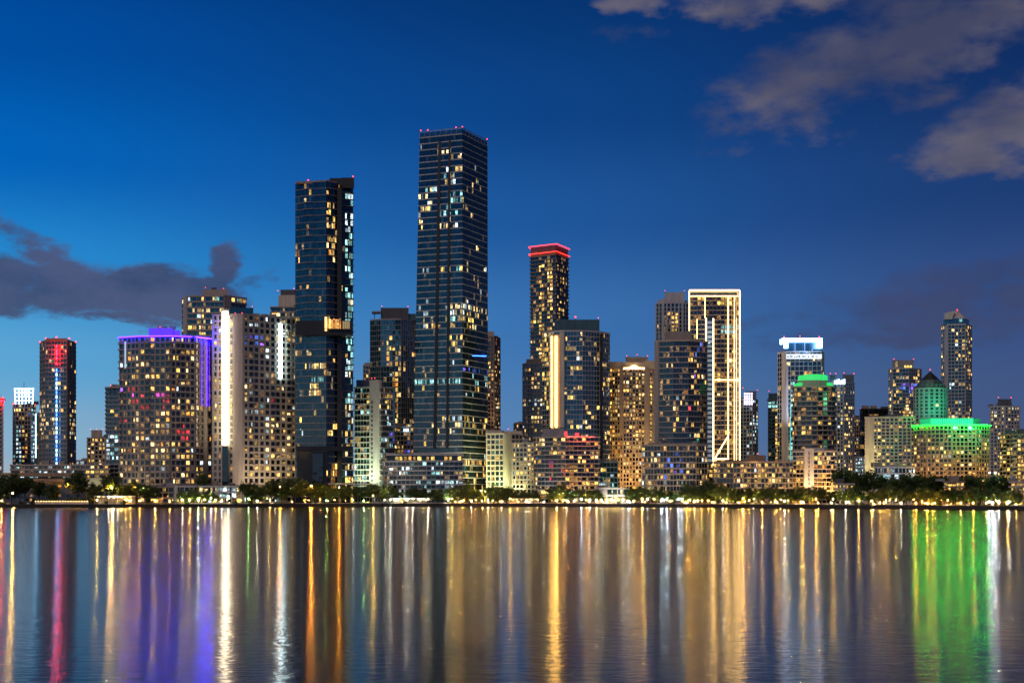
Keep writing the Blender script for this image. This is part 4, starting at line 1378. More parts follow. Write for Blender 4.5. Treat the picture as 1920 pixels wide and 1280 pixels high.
# ================================================================== east end
def east_end():
    b = building('apartment_tower', 'thin far tower with a white lit lattice crown beside the light outlined tower', [P(1388, 1340), P(1411, 1336), P(1421, 1344)], 750, ref=1340, fl=7, bay=6, wall='palegrey', glass='glass_teal', lit=.25, pal='cool', sh=.25, pw=.25, rules=[(1, 0, 1, .1, 1, .5, 'cool'), (0, 0, .5, 0, 1, .05, 'warm')])
    Y = 1336
    rbox(b, 'crown_block', 1397, 1418, 733, 750, Y + 3, 12, 'slate')
    for k in range(4):
        for j in range(5):
            rbox(b, 'crown_light', 1395 + k * 4.3, 1398 + k * 4.3, 736 + j * 4.8, 739.4 + j * 4.8, Y - 1, .5, 'led_lilac')
    beacon(b, 1420, 731, Y)
    beacon(b, 1393, 727, Y)
    b = building('apartment_tower', 'narrow far tower with pale blue top and a yellow window column', [P(1440, 1330), P(1460, 1326)], 752, ref=1330, fl=7, bay=6, wall='slate', glass='glass_teal', lit=.08, pal='soft', sh=.2, pw=.1, rules=[(0, .65, 1, .05, 1, .85, 'yellow'), (0, 0, 1, 0, .07, 1, 'aqua')])
    rbox(b, 'crown_block', 1441, 1458, 737, 752, 1331, 10, 'greenmetal')
    beacon(b, 1442, 733, 1330)

    # tower with ice blue crown
    Y = 1100
    pts = [P(1458, Y + 12), P(1474, Y), P(1540, Y - 4), P(1545, Y + 10)]
    b = building('office_tower', 'tower with ice blue lit crown and white lettered band', pts, 661, ref=Y, fl=8.8, bay=8, wall='palegrey', glass='glass_navy', sh=.14, so=.25, pw=.1, lit=.1, pal='soft',
                 rules=[(0, 0, 1, 0, 1, .06, 'soft'), (1, .1, .2, .2, 1, .9, 'aqua'), (1, 0, 1, .1, .2, .3, 'yellow')], solid=[(0, .55, 1, 0, 1), (1, 0, .06, .08, 1)])
    rbox(b, 'crown_core', 1474, 1541, 640, 661, Y + 3, 18, 'glass_sky')
    for px0, px1 in ((1469, 1478), (1530, 1542)):
        rbox(b, 'crown_wall', px0, px1, 635, 652, Y - 2, 4, 'led_ice_soft')
    rbox(b, 'crown_wall', 1466, 1542, 633.5, 640, Y - 2.5, 4, 'led_ice_soft')
    rbox(b, 'crown_wall', 1462, 1467, 636, 645, Y + 6, 4, 'led_ice_soft')
    for px in (1490, 1508, 1522):
        rbox(b, 'crown_mullion', px, px + 1.6, 640, 661, Y - 1, 1.5, 'led_blue_soft')
    rbox(b, 'sign_band', 1474, 1541, 663.5, 672.5, Y - 5, 1, 'led_sign_soft')
    rs = random.Random(3)
    px = 1476.0
    while px < 1538:      # lettering too small to read: dark strokes of uneven width
        w = rs.uniform(.9, 2.2)
        if rs.random() < .72:
            h = rs.uniform(2.2, 4.4)
            rbox(b, 'sign_letter', px, px + w, 669.8 - h, 669.8, Y - 5.4, .3, 'slate')
        px += w + rs.uniform(.5, 1.6)
    for px, py in ((1470, 631), (1500, 630), (1536, 631)):
        beacon(b, px, py, Y - 2, .4)
    spot('crown_light', (X(1508, Y), Y - 18, Z(655, Y)), (X(1508, Y), Y, Z(650, Y)), 14000, (.3, .55, 1), 140)
    wash(1468, Y - 6, 760, (.72, .76, 1), 70000, 30, 60, 60)
    wash(1510, Y - 6, 760, (.6, .72, 1), 50000, 30, 60, 60)
    bar(b, 'led_strip', (X(1482, Y - 6), Y - 6, Z(880, Y)), (X(1482, Y - 6), Y - 6, Z(760, Y)), .5, 'led_teal')

    # drum tower with green crown
    Y = 985
    pts = arc(1526, Y, 39.5, -90, 90, 12, .7)
    b = building('apartment_tower', 'round brown balcony tower with a green lit crown', pts, 726, ref=Y - 10, fl=9.2, bay=9, wall='tan', glass='glass_brown', slab='beige', sh=.24, so=1.2, pw=.12, lit=.2, pal='warm', back=[P(1560, Y + 30), P(1492, Y + 30)], max_lit=160, rules=[(7, 0, 1, 0, .55, .5, 'leaf'), (8, 0, 1, 0, .3, .3, 'leaf'), (None, 0, 1, .72, .8, .6, 'warm')])
    mb = MB()
    mb.prism(arc(1524, Y, 29, -180, 170, 23, .7), b.zr, Z(714, Y))
    part(b, 'crown_drum', mb, 'beige')
    top = arc(1524, Y, 26, -180, 170, 23, .7)
    for k in range(24):
        c = top[k]
        mb = MB()
        mb.box((c[0], c[1], Z(709.5, Y)), (3.4, .7, 3.2 + 2.2 * max(0, math.cos(math.radians(-180 + 350 * k / 23)))), math.radians(-180 + 350 * k / 23))
        part(b, 'crown_panel', mb, 'led_green_soft')
    low = arc(1525, Y, 35.5, -180, 170, 27, .7)
    for k in range(28):
        if abs(-180 + 350 * k / 27) < 38 or abs(-180 + 350 * k / 27) > 110:
            continue
        c = low[k]
        mb = MB()
        mb.box((c[0], c[1], b.zr + 1.2), (2.6, .6, R.uniform(1.6, 3.0)), math.radians(-180 + 350 * k / 27))
        part(b, 'crown_panel', mb, 'led_green_soft')
    for px in (1496, 1556):
        spot('crown_light', (X(px, Y), Y - 30, Z(712, Y)), (X(px, Y), Y - 20, Z(725, Y)), 1800, GREEN, 150)
    # front annex with white fin
    Y = 900
    b = building('apartment_block', 'orange lit balcony block with a tall white fin before the round green crowned tower', [P(1486, Y), P(1507, Y - 3), P(1525, Y - 5), P(1566, Y - 7)], 848, cat='building', ref=Y, fl=8, bay=8, wall='cream', glass='glass_brown', sh=.24, so=1.0, pw=.1, lit=.35, pal='orange', rules=[(2, 0, 1, 0, .15, .7, 'soft')])
    rbox(b, 'white_fin', 1508, 1526, 840, 935, Y - 9, 8, 'white')
    for k in range(8):
        rbox(b, 'fin_window', 1516, 1518, 848 + k * 8, 852.5 + k * 8, Y - 9.2, .4, 'slate')
    rbox(b, 'top_storey', 1526, 1545, 839, 848, Y, 12, 'white')
    for px in (1497, 1535, 1555):
        wash(px, Y - 6, 880, SODIUM, 28000, 10, 110)
    wash(1517, Y - 10, 870, COOLW, 6000, 10, 70)

    # silver tower
    Y = 1100
    b = building('apartment_tower', 'silver grey tower with white lit top beside the round green crowned tower', [P(1557, Y + 4), P(1582, Y), P(1602, Y + 6)], 718, ref=Y, fl=7.3, bay=5.6, wall='silver', glass='glass_navy', sh=.28, so=.3, pw=.3, lit=.3, pal='soft', max_lit=200, rules=[(0, 0, .5, 0, 1, .35, 'cool'), (None, 0, 1, .5, 1, .35, 'warm')])
    rbox(b, 'crown_block', 1556, 1566, 703, 718, Y + 4, 12, 'greenmetal')
    rbox(b, 'crown_block', 1580, 1601, 702, 718, Y + 6, 14, 'slate')
    for k in range(6):
        rbox(b, 'crown_light', 1564 + k * 3.6, 1566.6 + k * 3.6, 713 - (k % 3) * 1.5, 720, Y - .8, .5, 'led_sign')
    for px, py in ((1557, 700), (1567, 700), (1583, 699), (1601, 700)):
        beacon(b, px, py, Y + 3, .4)
    b = building('apartment_tower', 'thin far brown tower between the silver tower and the black slab', [P(1601, 1250), P(1614, 1250)], 786, fl=7, bay=5, wall='taupe', lit=.35, pal='soft')
    b = building('office_slab', 'plain black slab tower behind the cream gridded hotel wing', [P(1612, 1180), P(1690, 1180)], 768, fl=8, bay=9, wall='darkmetal', glass='glass_dark', sh=.12, so=.2, pw=.04, lit=.0, pal='warm', rules=[(0, .2, .5, .03, .08, .25, 'orange'), (0, 0, .1, .6, 1, .6, 'cool')])
    rbox(b, 'plant_room', 1651, 1675, 762, 768, 1184, 10, 'slate')
    beacon(b, 1613, 766, 1180)
    b = building('low_block', 'small white lit block at the foot of the black slab', [P(1603, 1010), P(1624, 1010)], 858, cat='building', fl=7, bay=6, wall='palegrey', glass='glass_navy', lit=.75, pal='cool')

    # tower with blue floor
    Y = 1130
    b = building('apartment_tower', 'teal glass tower with a bright blue lit floor near its top', [P(1666, Y + 8), P(1674, Y), P(1704, Y - 2), P(1728, Y + 8)], 692, ref=Y, fl=6.6, bay=6, wall='palegrey', glass='glass_teal', sh=.14, so=.3, pw=.07, lit=.2, pal='soft', max_lit=200,
                 rules=[(1, .3, 1, .14, 1, .5, 'yellow'), (0, 0, 1, .1, 1, .4, 'soft'), (2, 0, 1, .1, .18, 1, 'blue'), (1, .5, 1, .1, .15, .9, 'blue'), (2, 0, 1, .2, .9, .25, 'soft')])
    rbox(b, 'penthouse', 1673, 1713, 675, 692, Y + 5, 16, 'grey')
    rbox(b, 'penthouse_window', 1679, 1683, 678, 688, Y + 4.6, .4, 'lit_soft')
    for k in range(3):
        rbox(b, 'penthouse_window', 1696 + k * 5, 1699.5 + k * 5, 685, 690, Y + 4.6, .4, 'lit_yellow')
    for px in (1676, 1713):
        beacon(b, px, 673, Y + 5, .4)

    # domed green tower
    Y = 1010
    pts = arc(1744, Y, 31, -90, 90, 10, .8)
    b = building('domed_tower', 'round tower with a dark conical roof washed in green light', pts, 731, ref=Y, fl=6.9, bay=7, wall='grey', glass='glass_teal', sh=.3, so=.35, pw=.22, lit=.03, pal='soft', back=[P(1770, Y + 24), P(1718, Y + 24)])
    for z0, z1, r0, r1, mat in ((731, 713, 31, 18.5, 'greenmetal'), (713, 696, 18.5, .6, 'darkmetal')):
        ring0, ring1 = arc(1744, Y, r0, -180, 150, 11, .8), arc(1744, Y, r1, -180, 150, 11, .8)
        mb = MB()
        mb.prism(ring0, Z(z0, Y) + (1.2 if z0 == 731 else 0), Z(z1, Y), ring1)
        part(b, 'conical_roof', mb, mat)
    for k in range(8):
        c = arc(1744, Y, 25, -70, 70, 7, .8)[k]
        mb = MB()
        mb.box((c[0], c[1] - .3, Z(724, Y)), (1.6, 1.6, 2.4))
        part(b, 'dormer', mb, 'slate')
    beacon(b, 1744, 693, Y, .45)
    for px in (1720, 1744, 1768):
        spot('green_wash_spot', (X(px, Y), Y - 36, Z(782, Y - 36)), (X(px, Y), Y - 16, Z(750, Y)), 20000, (.02, 1, .42), 95)

    # tall tower with pitched crown
    Y = 1150
    pts = [P(1765, Y + 10), P(1777, Y), P(1810, Y - 3), P(1822, Y + 10)]
    b = building('residential_tower', 'tall tower with a faceted pitched crown behind the domed green tower', pts, 610, ref=Y, fl=6.7, bay=6, wall='palegrey', glass='glass_navy', sh=.2, so=.35, pw=.16, lit=.14, pal='warm', max_lit=260,
                 rules=[(1, .5, .9, .03, 1, .45, 'soft'), (2, 0, 1, .02, .3, .4, 'warm'), (None, 0, 1, .49, .57, .75, 'soft'), (1, 0, .35, 0, .45, .05, 'cool'), (0, .3, .8, 0, 1, .2, 'warm')], solid=[(0, .6, .98, 0, 1)])
    poly = [P(1769, Y + 3), P(1778, Y), P(1809, Y - 2), P(1817, Y + 8), P(1814, Y + 24), P(1773, Y + 24)]
    mb = MB()
    mb.prism(poly, b.zr, Z(597, Y))
    part(b, 'crown_storey', mb, 'glass_sky')
    ridge = [P(1784, Y + 5), P(1790, Y + 3), P(1796, Y + 3), P(1797, Y + 8), P(1796, Y + 14), P(1786, Y + 14)]
    mb = MB()
    mb.prism(poly, Z(597, Y), Z(582, Y), ridge)
    part(b, 'pitched_crown', mb, 'palegrey')
    mb = MB()
    tri = [(1772, 599), (1785, 599), (1791, 583), (1773, 587)]
    mb.v = [(X(px, Y - 2), Y - 2, Z(py, Y)) for px, py in tri] + [(X(px, Y - 2), Y + 2, Z(py, Y)) for px, py in tri]
    mb.f = [(0, 1, 2, 3), (7, 6, 5, 4), (0, 4, 5, 1), (1, 5, 6, 2), (2, 6, 7, 3), (3, 7, 4, 0)]
    mb.a = [0.0] * 6
    part(b, 'crown_wall', mb, 'white')
    rbox(b, 'crown_window', 1799, 1804, 598, 603, Y - 3.4, .5, 'lit_aqua')
    beacon(b, 1795, 581, Y, .6)

    # hotel: cream wing
    Y = 905
    b = building('hotel_wing', 'cream hotel wing with a regular grid of windows and blank end wall', [P(1622, Y + 2), P(1637, Y), P(1716, Y - 8)], 785, cat='building', ref=Y, fl=6.5, bay=7.7, wall='cream', glass='glass_dark', sh=.34, so=.35, pw=.3, po=.4, lit=.17, pal='yellow', solid=[(0, .0, 1, 0, 1)], rules=[(1, .40, .47, .55, .9, 1, 'yellow')], parapet=1.6)
    for px in (1630, 1655, 1680, 1705):
        wash(px, Y - 4, 830, (1, .82, .34), 46000, 13, 95, 14)
    # hotel: main block with green crown
    Y = 890
    pts = [P(1713, Y), P(1738, Y - 8), P(1785, Y - 14), P(1830, Y - 13), P(1855, Y - 6)]
    b = building('hotel_block', 'wide curved brown hotel block with a fluted glowing green crown', pts, 799, cat='building', ref=Y - 8, fl=7.7, bay=7.2, wall='tan', glass='glass_brown', sh=.28, so=.45, pw=.26, lit=.17, pal='warm', max_lit=220,
                 rules=[(1, .2, 1, .2, .45, .45, 'soft'), (2, 0, 1, .3, .4, .3, 'soft'), (2, .3, 1, .78, .86, .9, 'orange'), (3, 0, 1, .78, .92, .8, 'orange'), (4 - 1, .3, 1, .9, .96, .7, 'yellow'), (1, .5, 1, .82, .95, .7, 'orange'), (None, 0, 1, .0, .12, .03, 'leaf')])
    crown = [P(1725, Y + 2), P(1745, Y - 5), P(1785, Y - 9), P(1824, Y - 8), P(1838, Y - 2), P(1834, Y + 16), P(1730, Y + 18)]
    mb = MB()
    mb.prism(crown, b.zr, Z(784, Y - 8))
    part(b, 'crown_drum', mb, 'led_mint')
    for k in range(5 - 1):
        p, q = crown[k], crown[k + 1]
        nn = 10
        for j in range(nn):
            t = (j + .5) / nn
            c = (p[0] + (q[0] - p[0]) * t, p[1] + (q[1] - p[1]) * t - .25)
            bar(b, 'crown_fin', (c[0], c[1], b.zr), (c[0], c[1], Z(783.6, Y - 8)), .4, 'greenmetal')
    rim = offset_poly(b.poly, 1.1)
    for k in range(4):
        p, q = rim[k], rim[k + 1]
        bar(b, 'led_strip', (p[0] + b.cx, p[1] + b.cy, b.zr - .6), (q[0] + b.cx, q[1] + b.cy, b.zr - .6), .45, 'led_green')
    for px in (1770, 1800, 1830):
        spot('green_wash_spot', (X(px, Y), Y - 30, Z(802, Y)), (X(px, Y), Y - 12, Z(815, Y)), 15000, GREEN, 125)  # added spots that strengthen the rim strip's green wash
    for px in (1725, 1765, 1805, 1845):
        wash(px, Y - 10, 870, SODIUM, 30000, 12, 100)
    # round entrance pavilion
    Y = 880
    b = building('pavilion', 'round white entrance pavilion with domed roof before the cream hotel wing', arc(1678, Y, 37, -90, 90, 8, .6), 877, cat='building', ref=Y - 12, fl=11, bay=7, wall='white', glass='glass_green', sh=.2, so=.6, pw=.12, lit=.45, pal='cool', back=[P(1713, Y + 12), P(1643, Y + 12)], parapet=1.0)
    mb = MB()
    mb.prism(arc(1678, Y, 19, -180, 150, 11, .6), b.zr, Z(870, Y), arc(1678, Y, 14, -180, 150, 11, .6))
    part(b, 'dome', mb, 'grey')
    wash(1660, Y - 12, 880, COOLW, 6000, 9)
    wash(1700, Y - 12, 880, COOLW, 6000, 9)

    # grey tower at the edge
    Y = 1070
    b = building('apartment_tower', 'grey punched window tower with dark penthouse behind the green crowned hotel', [P(1856, Y + 3), P(1884, Y), P(1912, Y + 3)], 763, ref=Y, fl=6.9, bay=6.2, wall='palegrey', glass='glass_dark', sh=.34, pw=.34, lit=.22, pal='soft', rules=[(1, .2, .9, .3, .4, .2, 'blue')])
    rbox(b, 'penthouse', 1871, 1896, 748, 763, Y + 6, 14, 'slate')
    for px in (1872, 1896):
        beacon(b, px, 745, Y + 6, .4)
    Y = 900
    b = building('apartment_block', 'brown block with columns of yellow windows cut by the picture edge', [P(1874, Y), P(1935, Y - 14)], 817, cat='building', fl=7.6, bay=6.4, wall='brown', glass='glass_brown', sh=.26, so=.4, pw=.22, lit=.22, pal='yellow', rules=[(0, .0, .1, .1, 1, .7, 'yellow'), (0, .22, .42, .1, 1, .5, 'yellow'), (0, .6, .72, .1, 1, .7, 'yellow')])
    balconies(b, 0, (.15, .5, .8), 3.0, 1.5, 'taupe')
    rbox(b, 'penthouse', 1893, 1930, 810, 817, Y + 4, 12, 'slate')
    wash(1900, Y - 8, 860, SODIUM, 9000, 12)


glow_mat('led_lilac', (.80, .74, 1.0), 2.5)
glow_mat('led_ice_soft', (.24, .54, 1.0), 9)
glow_mat('led_blue_soft', (.2, .45, 1.0), .8)
glow_mat('led_sign_soft', (.82, .88, 1.0), 1.1)
glow_mat('led_green_soft', (0.004, 0.72, 0.14), 1.0)
east_end()


# ================================================================== trees
def leaf_mat(name, c0, c1):
    mt, n, l, b = new_mat(name)
    at = n.new('ShaderNodeAttribute')
    at.attribute_name = 'rnd'
    cr = n.new('ShaderNodeValToRGB')
    cr.color_ramp.elements[0].color = (*c0, 1)
    cr.color_ramp.elements[1].color = (*c1, 1)
    l.new(at.outputs['Fac'], cr.inputs[0])
    l.new(cr.outputs[0], b.inputs['Base Color'])
    b.inputs['Roughness'].default_value = .6
    b.inputs['Subsurface Weight'].default_value = 0.0
    tr = n.new('ShaderNodeBsdfTranslucent')
    l.new(cr.outputs[0], tr.inputs[0])
    mx = n.new('ShaderNodeMixShader')
    mx.inputs[0].default_value = .35
    l.new(b.outputs[0], mx.inputs[1])
    l.new(tr.outputs[0], mx.inputs[2])
    l.new(mx.outputs[0], n['Material Output'].inputs[0])
    MATS[name] = mt


leaf_mat('leaves', (.025, .05, .012), (.09, .14, .03))
leaf_mat('leaves_light', (.05, .09, .02), (.13, .19, .05))


def crown_mesh(seed, w=1.0, h=.7, clumps=60, leaves=34, mat='leaves', size=.055):
    """unit crown (1 wide at height 0..1 scale) of leaf-sized faces gathered in clumps"""
    r = random.Random(seed)
    mb = MB()
    for c in range(clumps):
        while True:
            p = Vector((r.uniform(-1, 1), r.uniform(-1, 1), r.uniform(-1, 1)))
            if .25 < p.length < 1:
                break
        p = p * (.72 + .28 * r.random()) if p.length > .6 else p * 1.15
        lump = 1 + .22 * math.sin(3 * math.atan2(p.y, p.x) + seed) + .12 * math.sin(5 * p.z + seed * 2)
        cpos = Vector((p.x * .5 * w * lump, p.y * .5 * w * lump, p.z * .5 * h * lump))
        rad = r.uniform(.07, .14)
        tone = r.random()
        for k in range(leaves):
            q = cpos + Vector((r.gauss(0, 1), r.gauss(0, 1), r.gauss(0, .75))) * rad * .62
            s = size * r.uniform(.5, 1.15)
            a, e = Vector((r.uniform(-1, 1), r.uniform(-1, 1), r.uniform(-.6, .6))).normalized(), Vector((r.uniform(-1, 1), r.uniform(-1, 1), r.uniform(-1, 1)))
            u = a.cross(e)
            if u.length < .1:
                continue
            u.normalize()
            mb.quad(*(tuple(q + v) for v in (-a * s, -u * s * .5, a * s, u * s * .5)), max(.01, min(1, tone * .7 + r.random() * .3)))
    return mb.mesh('crown', MATS[mat])


def trunk_mesh(seed):
    r = random.Random(seed + 50)
    mb = MB()
    mb.tube((0, 0, 0), (.01, 0, .30), .028, .02, 7)
    for k in range(5):
        a = 2 * math.pi * k / 5 + r.random()
        z0 = .22 + .06 * r.random()
        m = (.10 * math.cos(a), .10 * math.sin(a), z0 + .16)
        mb.tube((.006, 0, z0), m, .015, .010, 5)
        mb.tube(m, (.24 * math.cos(a + .3), .24 * math.sin(a + .3), z0 + .34), .010, .004, 5)
    return mb.mesh('trunk', MATS['bark'])


CROWNS = [(crown_mesh(s, h=hh, mat=mm), trunk_mesh(s)) for s, hh, mm in ((1, .62, 'leaves'), (2, .75, 'leaves'), (3, .55, 'leaves'), (4, .85, 'leaves_light'), (5, .65, 'leaves_light'), (6, .7, 'leaves'))]
SHRUB = [crown_mesh(s, h=.55, clumps=30, leaves=30, size=.09) for s in (21, 22)]


def palm_meshes(seed):
    r = random.Random(seed)
    t = MB()
    pts = [Vector((0.02 * math.sin(i), .0, i / 6)) for i in range(7)]
    for a, c in zip(pts, pts[1:]):
        t.tube(a, c, .026 - .008 * a.z, .026 - .008 * c.z, 7)
    top = pts[-1]
    m = MB()
    for k in range(17):
        a = 2 * math.pi * k / 17 + r.uniform(-.15, .15)
        up = r.uniform(-.1, .55)
        L = r.uniform(.30, .40)
        prev = top
        for i in range(1, 8):
            f = i / 7
            cur = top + Vector((math.cos(a) * L * f, math.sin(a) * L * f, up * L * f - .42 * L * f * f * 1.6))
            d = (cur - prev).normalized()
            sd = Vector((-math.sin(a), math.cos(a), 0))
            wd = .055 * math.sin(math.pi * min(1, f * .85 + .12))
            for s in (-1, 1):
                e = cur + sd * s * wd + Vector((0, 0, -wd * .7)) + d * .02
                m.quad(tuple(prev), tuple(prev + d * .022), tuple(e + d * .006), tuple(e), max(.01, r.random()))
                mid = (prev + cur) / 2
                e = mid + sd * s * wd + Vector((0, 0, -wd * .6)) + d * .02
                m.quad(tuple(mid), tuple(mid + d * .022), tuple(e + d * .006), tuple(e), max(.01, r.random()))
            prev = cur
    return t.mesh('trunk', MATS['bark']), m.mesh('crown', MATS['leaves_light'])


PALMS = [palm_meshes(s) for s in (1, 2, 3)]

MARKS = [(-200, 72, 'the lone golden lamp'), (72, 172, 'the terraced podium'), (172, 262, 'the yellow lit pavilion'), (262, 330, 'the violet crowned block'), (330, 452, 'the white shop podium'), (452, 556, 'the pale strip lit slab'),
         (556, 664, 'the tall dark tower'), (664, 728, 'the white pier tower'), (728, 800, 'the lit cafe tents'), (800, 905, 'the curved white podium'), (905, 985, 'the lime floodlit block'), (985, 1072, 'the red edged curved block'),
         (1072, 1118, 'the teal tower'), (1118, 1200, 'the white waterfront hall'), (1200, 1330, 'the curved dark tower'), (1330, 1400, 'the light outlined tower'), (1400, 1487, 'the long low dark block'), (1487, 1568, 'the white fin annex'),
         (1568, 1640, 'the black slab and silver tower'), (1640, 1716, 'the cream hotel wing'), (1716, 1790, 'the green crowned hotel'), (1790, 1858, 'the green crown edge'), (1858, 2200, 'the brown edge block')]
ORD = 'first second third fourth fifth sixth seventh eighth ninth tenth eleventh twelfth thirteenth fourteenth fifteenth sixteenth'.split()
PENDING = []


def mark(px):
    for a, c, t in MARKS:
        if a <= px < c:
            return t
    return MARKS[-1][2]


def later(o, px, look, cat, group):
    PENDING.append((o, px, look, cat, group))


def finish_labels():
    by = {}
    for rec in PENDING:
        by.setdefault((rec[2], mark(rec[1])), []).append(rec)
    for (look, mk), recs in by.items():
        recs.sort(key=lambda r: r[1])
        for k, (o, px, look, cat, group) in enumerate(recs):
            where = f'before {mk}' if len(recs) == 1 else f'before {mk}, {ORD[min(k, 15)]} from left'
            tag(o, f'{look} {where}', cat, group)


TN = 0


def tree(px, wpx, top, Y=None, kind=None, dy=16, look='dark round shore tree'):
    """crown wpx wide, its top at photo row top"""
    global TN
    TN += 1
    Y = Y or shoreY(px) + dy
    w = wpx * Y / F
    h = Z(top, Y) - GZ
    cm, tm = CROWNS[kind if kind is not None else TN % 6]
    root = bpy.data.objects.new('shade_tree', None)
    COL.objects.link(root)
    root.location = (X(px, Y), Y, GZ)
    ch = {0: .62, 1: .75, 2: .55, 3: .85, 4: .65, 5: .7}[CROWNS.index((cm, tm))]
    cr = obj('crown', cm, root)
    sz = min(h * .8 / ch, w * 1.35)
    cr.scale = (w, w * .9, sz)
    cr.location = (0, 0, h - sz * ch * .52)
    cr.rotation_euler = (0, 0, R.uniform(0, 6.28))
    tr = obj('trunk', tm, root)
    tr.scale = (w, w, h / .62)
    tr.rotation_euler = (0, 0, R.uniform(0, 6.28))
    later(root, px, look, 'tree', 'trees along the waterfront')
    return root


def palm(px, top, Y=None, dy=10):
    global TN
    TN += 1
    Y = Y or shoreY(px) + dy
    h = Z(top, Y) - GZ
    root = bpy.data.objects.new('palm_tree', None)
    COL.objects.link(root)
    root.location = (X(px, Y), Y, GZ)
    t, c = PALMS[TN % 3]
    for nm, me in (('trunk', t), ('crown', c)):
        o = obj(nm, me, root)
        o.scale = (h, h, h * .92)
        o.rotation_euler = (0, 0, R.uniform(0, 6.28))
    later(root, px, 'slim feathery palm', 'palm', 'palms along the waterfront')


def shrub(px, wpx, hpx, dy=9):
    Y = shoreY(px) + dy
    o = obj('shrub', SHRUB[int(px) % 2], None, (X(px, Y), Y, GZ + hpx * .48 * Y / F))
    w = wpx * Y / F
    o.scale = (w, w * .8, hpx / .55 * Y / F)
    o.rotation_euler = (0, 0, R.uniform(0, 6.28))
    later(o, px, 'low leafy shrub', 'shrub', 'shrubs by the sea wall')


# west
for px, w, top in ((-8, 44, 893), (22, 52, 884), (48, 36, 892), (74, 34, 902), (98, 36, 908), (146, 50, 884), (178, 34, 904), (206, 40, 890), (232, 36, 905), (256, 46, 899), (276, 30, 908), (290, 26, 912)):
    tree(px, w, top, dy=24 + (px % 7), kind=(px % 3))
for px in range(64, 176, 9):
    shrub(px, R.uniform(12, 18), R.uniform(8, 13), dy=R.uniform(9, 16))
tree(380, 26, 884, Y=921, kind=3, look='tall narrow lit tree')
for px, w, top in ((342, 26, 917), (362, 30, 914), (386, 26, 918), (402, 20, 922)):
    tree(px, w, top, kind=4, dy=13, look='floodlit bright green tree')
for px, w, top in ((462, 34, 902), (486, 40, 906), (510, 36, 900), (552, 66, 892), (528, 34, 908), (592, 46, 902), (618, 36, 908), (648, 34, 908), (672, 28, 912), (700, 38, 902), (722, 34, 906), (742, 28, 912)):
    tree(px, w, top, dy=15 + (px % 6))
# centre
for px, w, top in ((772, 30, 912), (790, 38, 914), (820, 36, 915), (848, 40, 913), (874, 44, 907), (896, 30, 918), (926, 46, 911), (950, 40, 913), (976, 34, 917), (1000, 30, 920)):
    tree(px, w, top, dy=13 + (px % 5), kind=px % 3)
for px, w, top in ((1046, 46, 908), (1070, 30, 914), (1090, 30, 914), (1116, 38, 916), (1184, 36, 914), (1204, 40, 910), (1232, 32, 914), (1256, 34, 918)):
    tree(px, w, top, dy=12 + (px % 5))
# east: lit front row and tall dark back row
for k, px in enumerate(range(1276, 1910, 19)):
    top = 914 + R.uniform(-5, 6)
    tree(px + R.uniform(-4, 4), R.uniform(26, 36), top, dy=R.uniform(11, 17), kind=(3, 4, 5, 1)[k % 4], look='uplit promenade tree')
for px, w, top in ((1290, 36, 906), (1322, 44, 902), (1345, 36, 906), (1364, 30, 912)):
    tree(px, w, top, dy=26, kind=4, look='tall green rear tree')
for px, w, top in ((1580, 44, 880), (1604, 46, 888), (1628, 44, 884), (1652, 36, 893), (1676, 40, 896), (1700, 46, 890), (1726, 44, 886), (1748, 40, 891), (1772, 46, 893), (1796, 44, 894), (1820, 44, 892), (1846, 50, 890), (1872, 46, 888), (1894, 40, 895)):
    tree(px, w, top, dy=42 + (px % 9), kind=px % 3, look='tall dark rear tree')
for px, top in ((516, 922), (712, 925), (756, 922), (802, 927), (1108, 924), (1150, 922), (1228, 922), (1290, 922), (1372, 924), (1394, 925), (1530, 925), (1612, 926), (1728, 926), (1800, 925), (1862, 927), (1042, 927)):
    palm(px, top)
for px in (6, 40, 200, 232, 330, 350, 440, 470, 690, 760, 880, 935, 1060, 1100, 1160, 1215, 1262, 1400, 1470, 1560, 1640, 1760, 1835, 1890):
    shrub(px, R.uniform(8, 14), R.uniform(4, 7))


# ================================================================== street lamps
LAMP_COL = {'orange': ((1, .36, .04), 320), 'gold': ((1, .52, .08), 320), 'white': ((1, .86, .62), 220), 'cool': ((.58, .82, 1), 200), 'green': ((.40, 1, .22), 160)}
for nm, (c, s) in LAMP_COL.items():
    glow_mat('lamp_' + nm, c, s)
    glow_mat('streak_pane_' + nm, c, 17000 if nm in ('orange', 'gold') else 9500 if nm == 'white' else 3800)  # bay-facing glow added for stronger streaks on the water
LAMP_MESH = {}


def lamp_head(col, r):
    """dim bulb, plus an added bright pane that strengthens its streak on the water"""
    if (col, r) not in LAMP_MESH:
        mb = MB()
        mb.ball((0, .08, 0), r * .5, 6, 4)
        pn = MB()
        w = r * .6
        pn.quad((-w, -r * .6, -w), (w, -r * .6, -w), (w, -r * .6, w), (-w, -r * .6, w))
        LAMP_MESH[(col, r)] = (mb.mesh('bulb', MATS['lamp_' + col]), pn.mesh('streak_pane', MATS['streak_pane_' + col]))
    return LAMP_MESH[(col, r)]


mb = MB()
mb.tube((0, 0, 0), (0, 0, .06), .05, .03, 8)
mb.tube((0, 0, .06), (0, 0, 1), .012, .008, 6)
POLE = mb.mesh('pole', MATS['pole'])
mb = MB()
mb.tube((0, 0, 0), (0, 0, .12), .1, .32, 8)
CAPM = mb.mesh('collar', MATS['pole'])


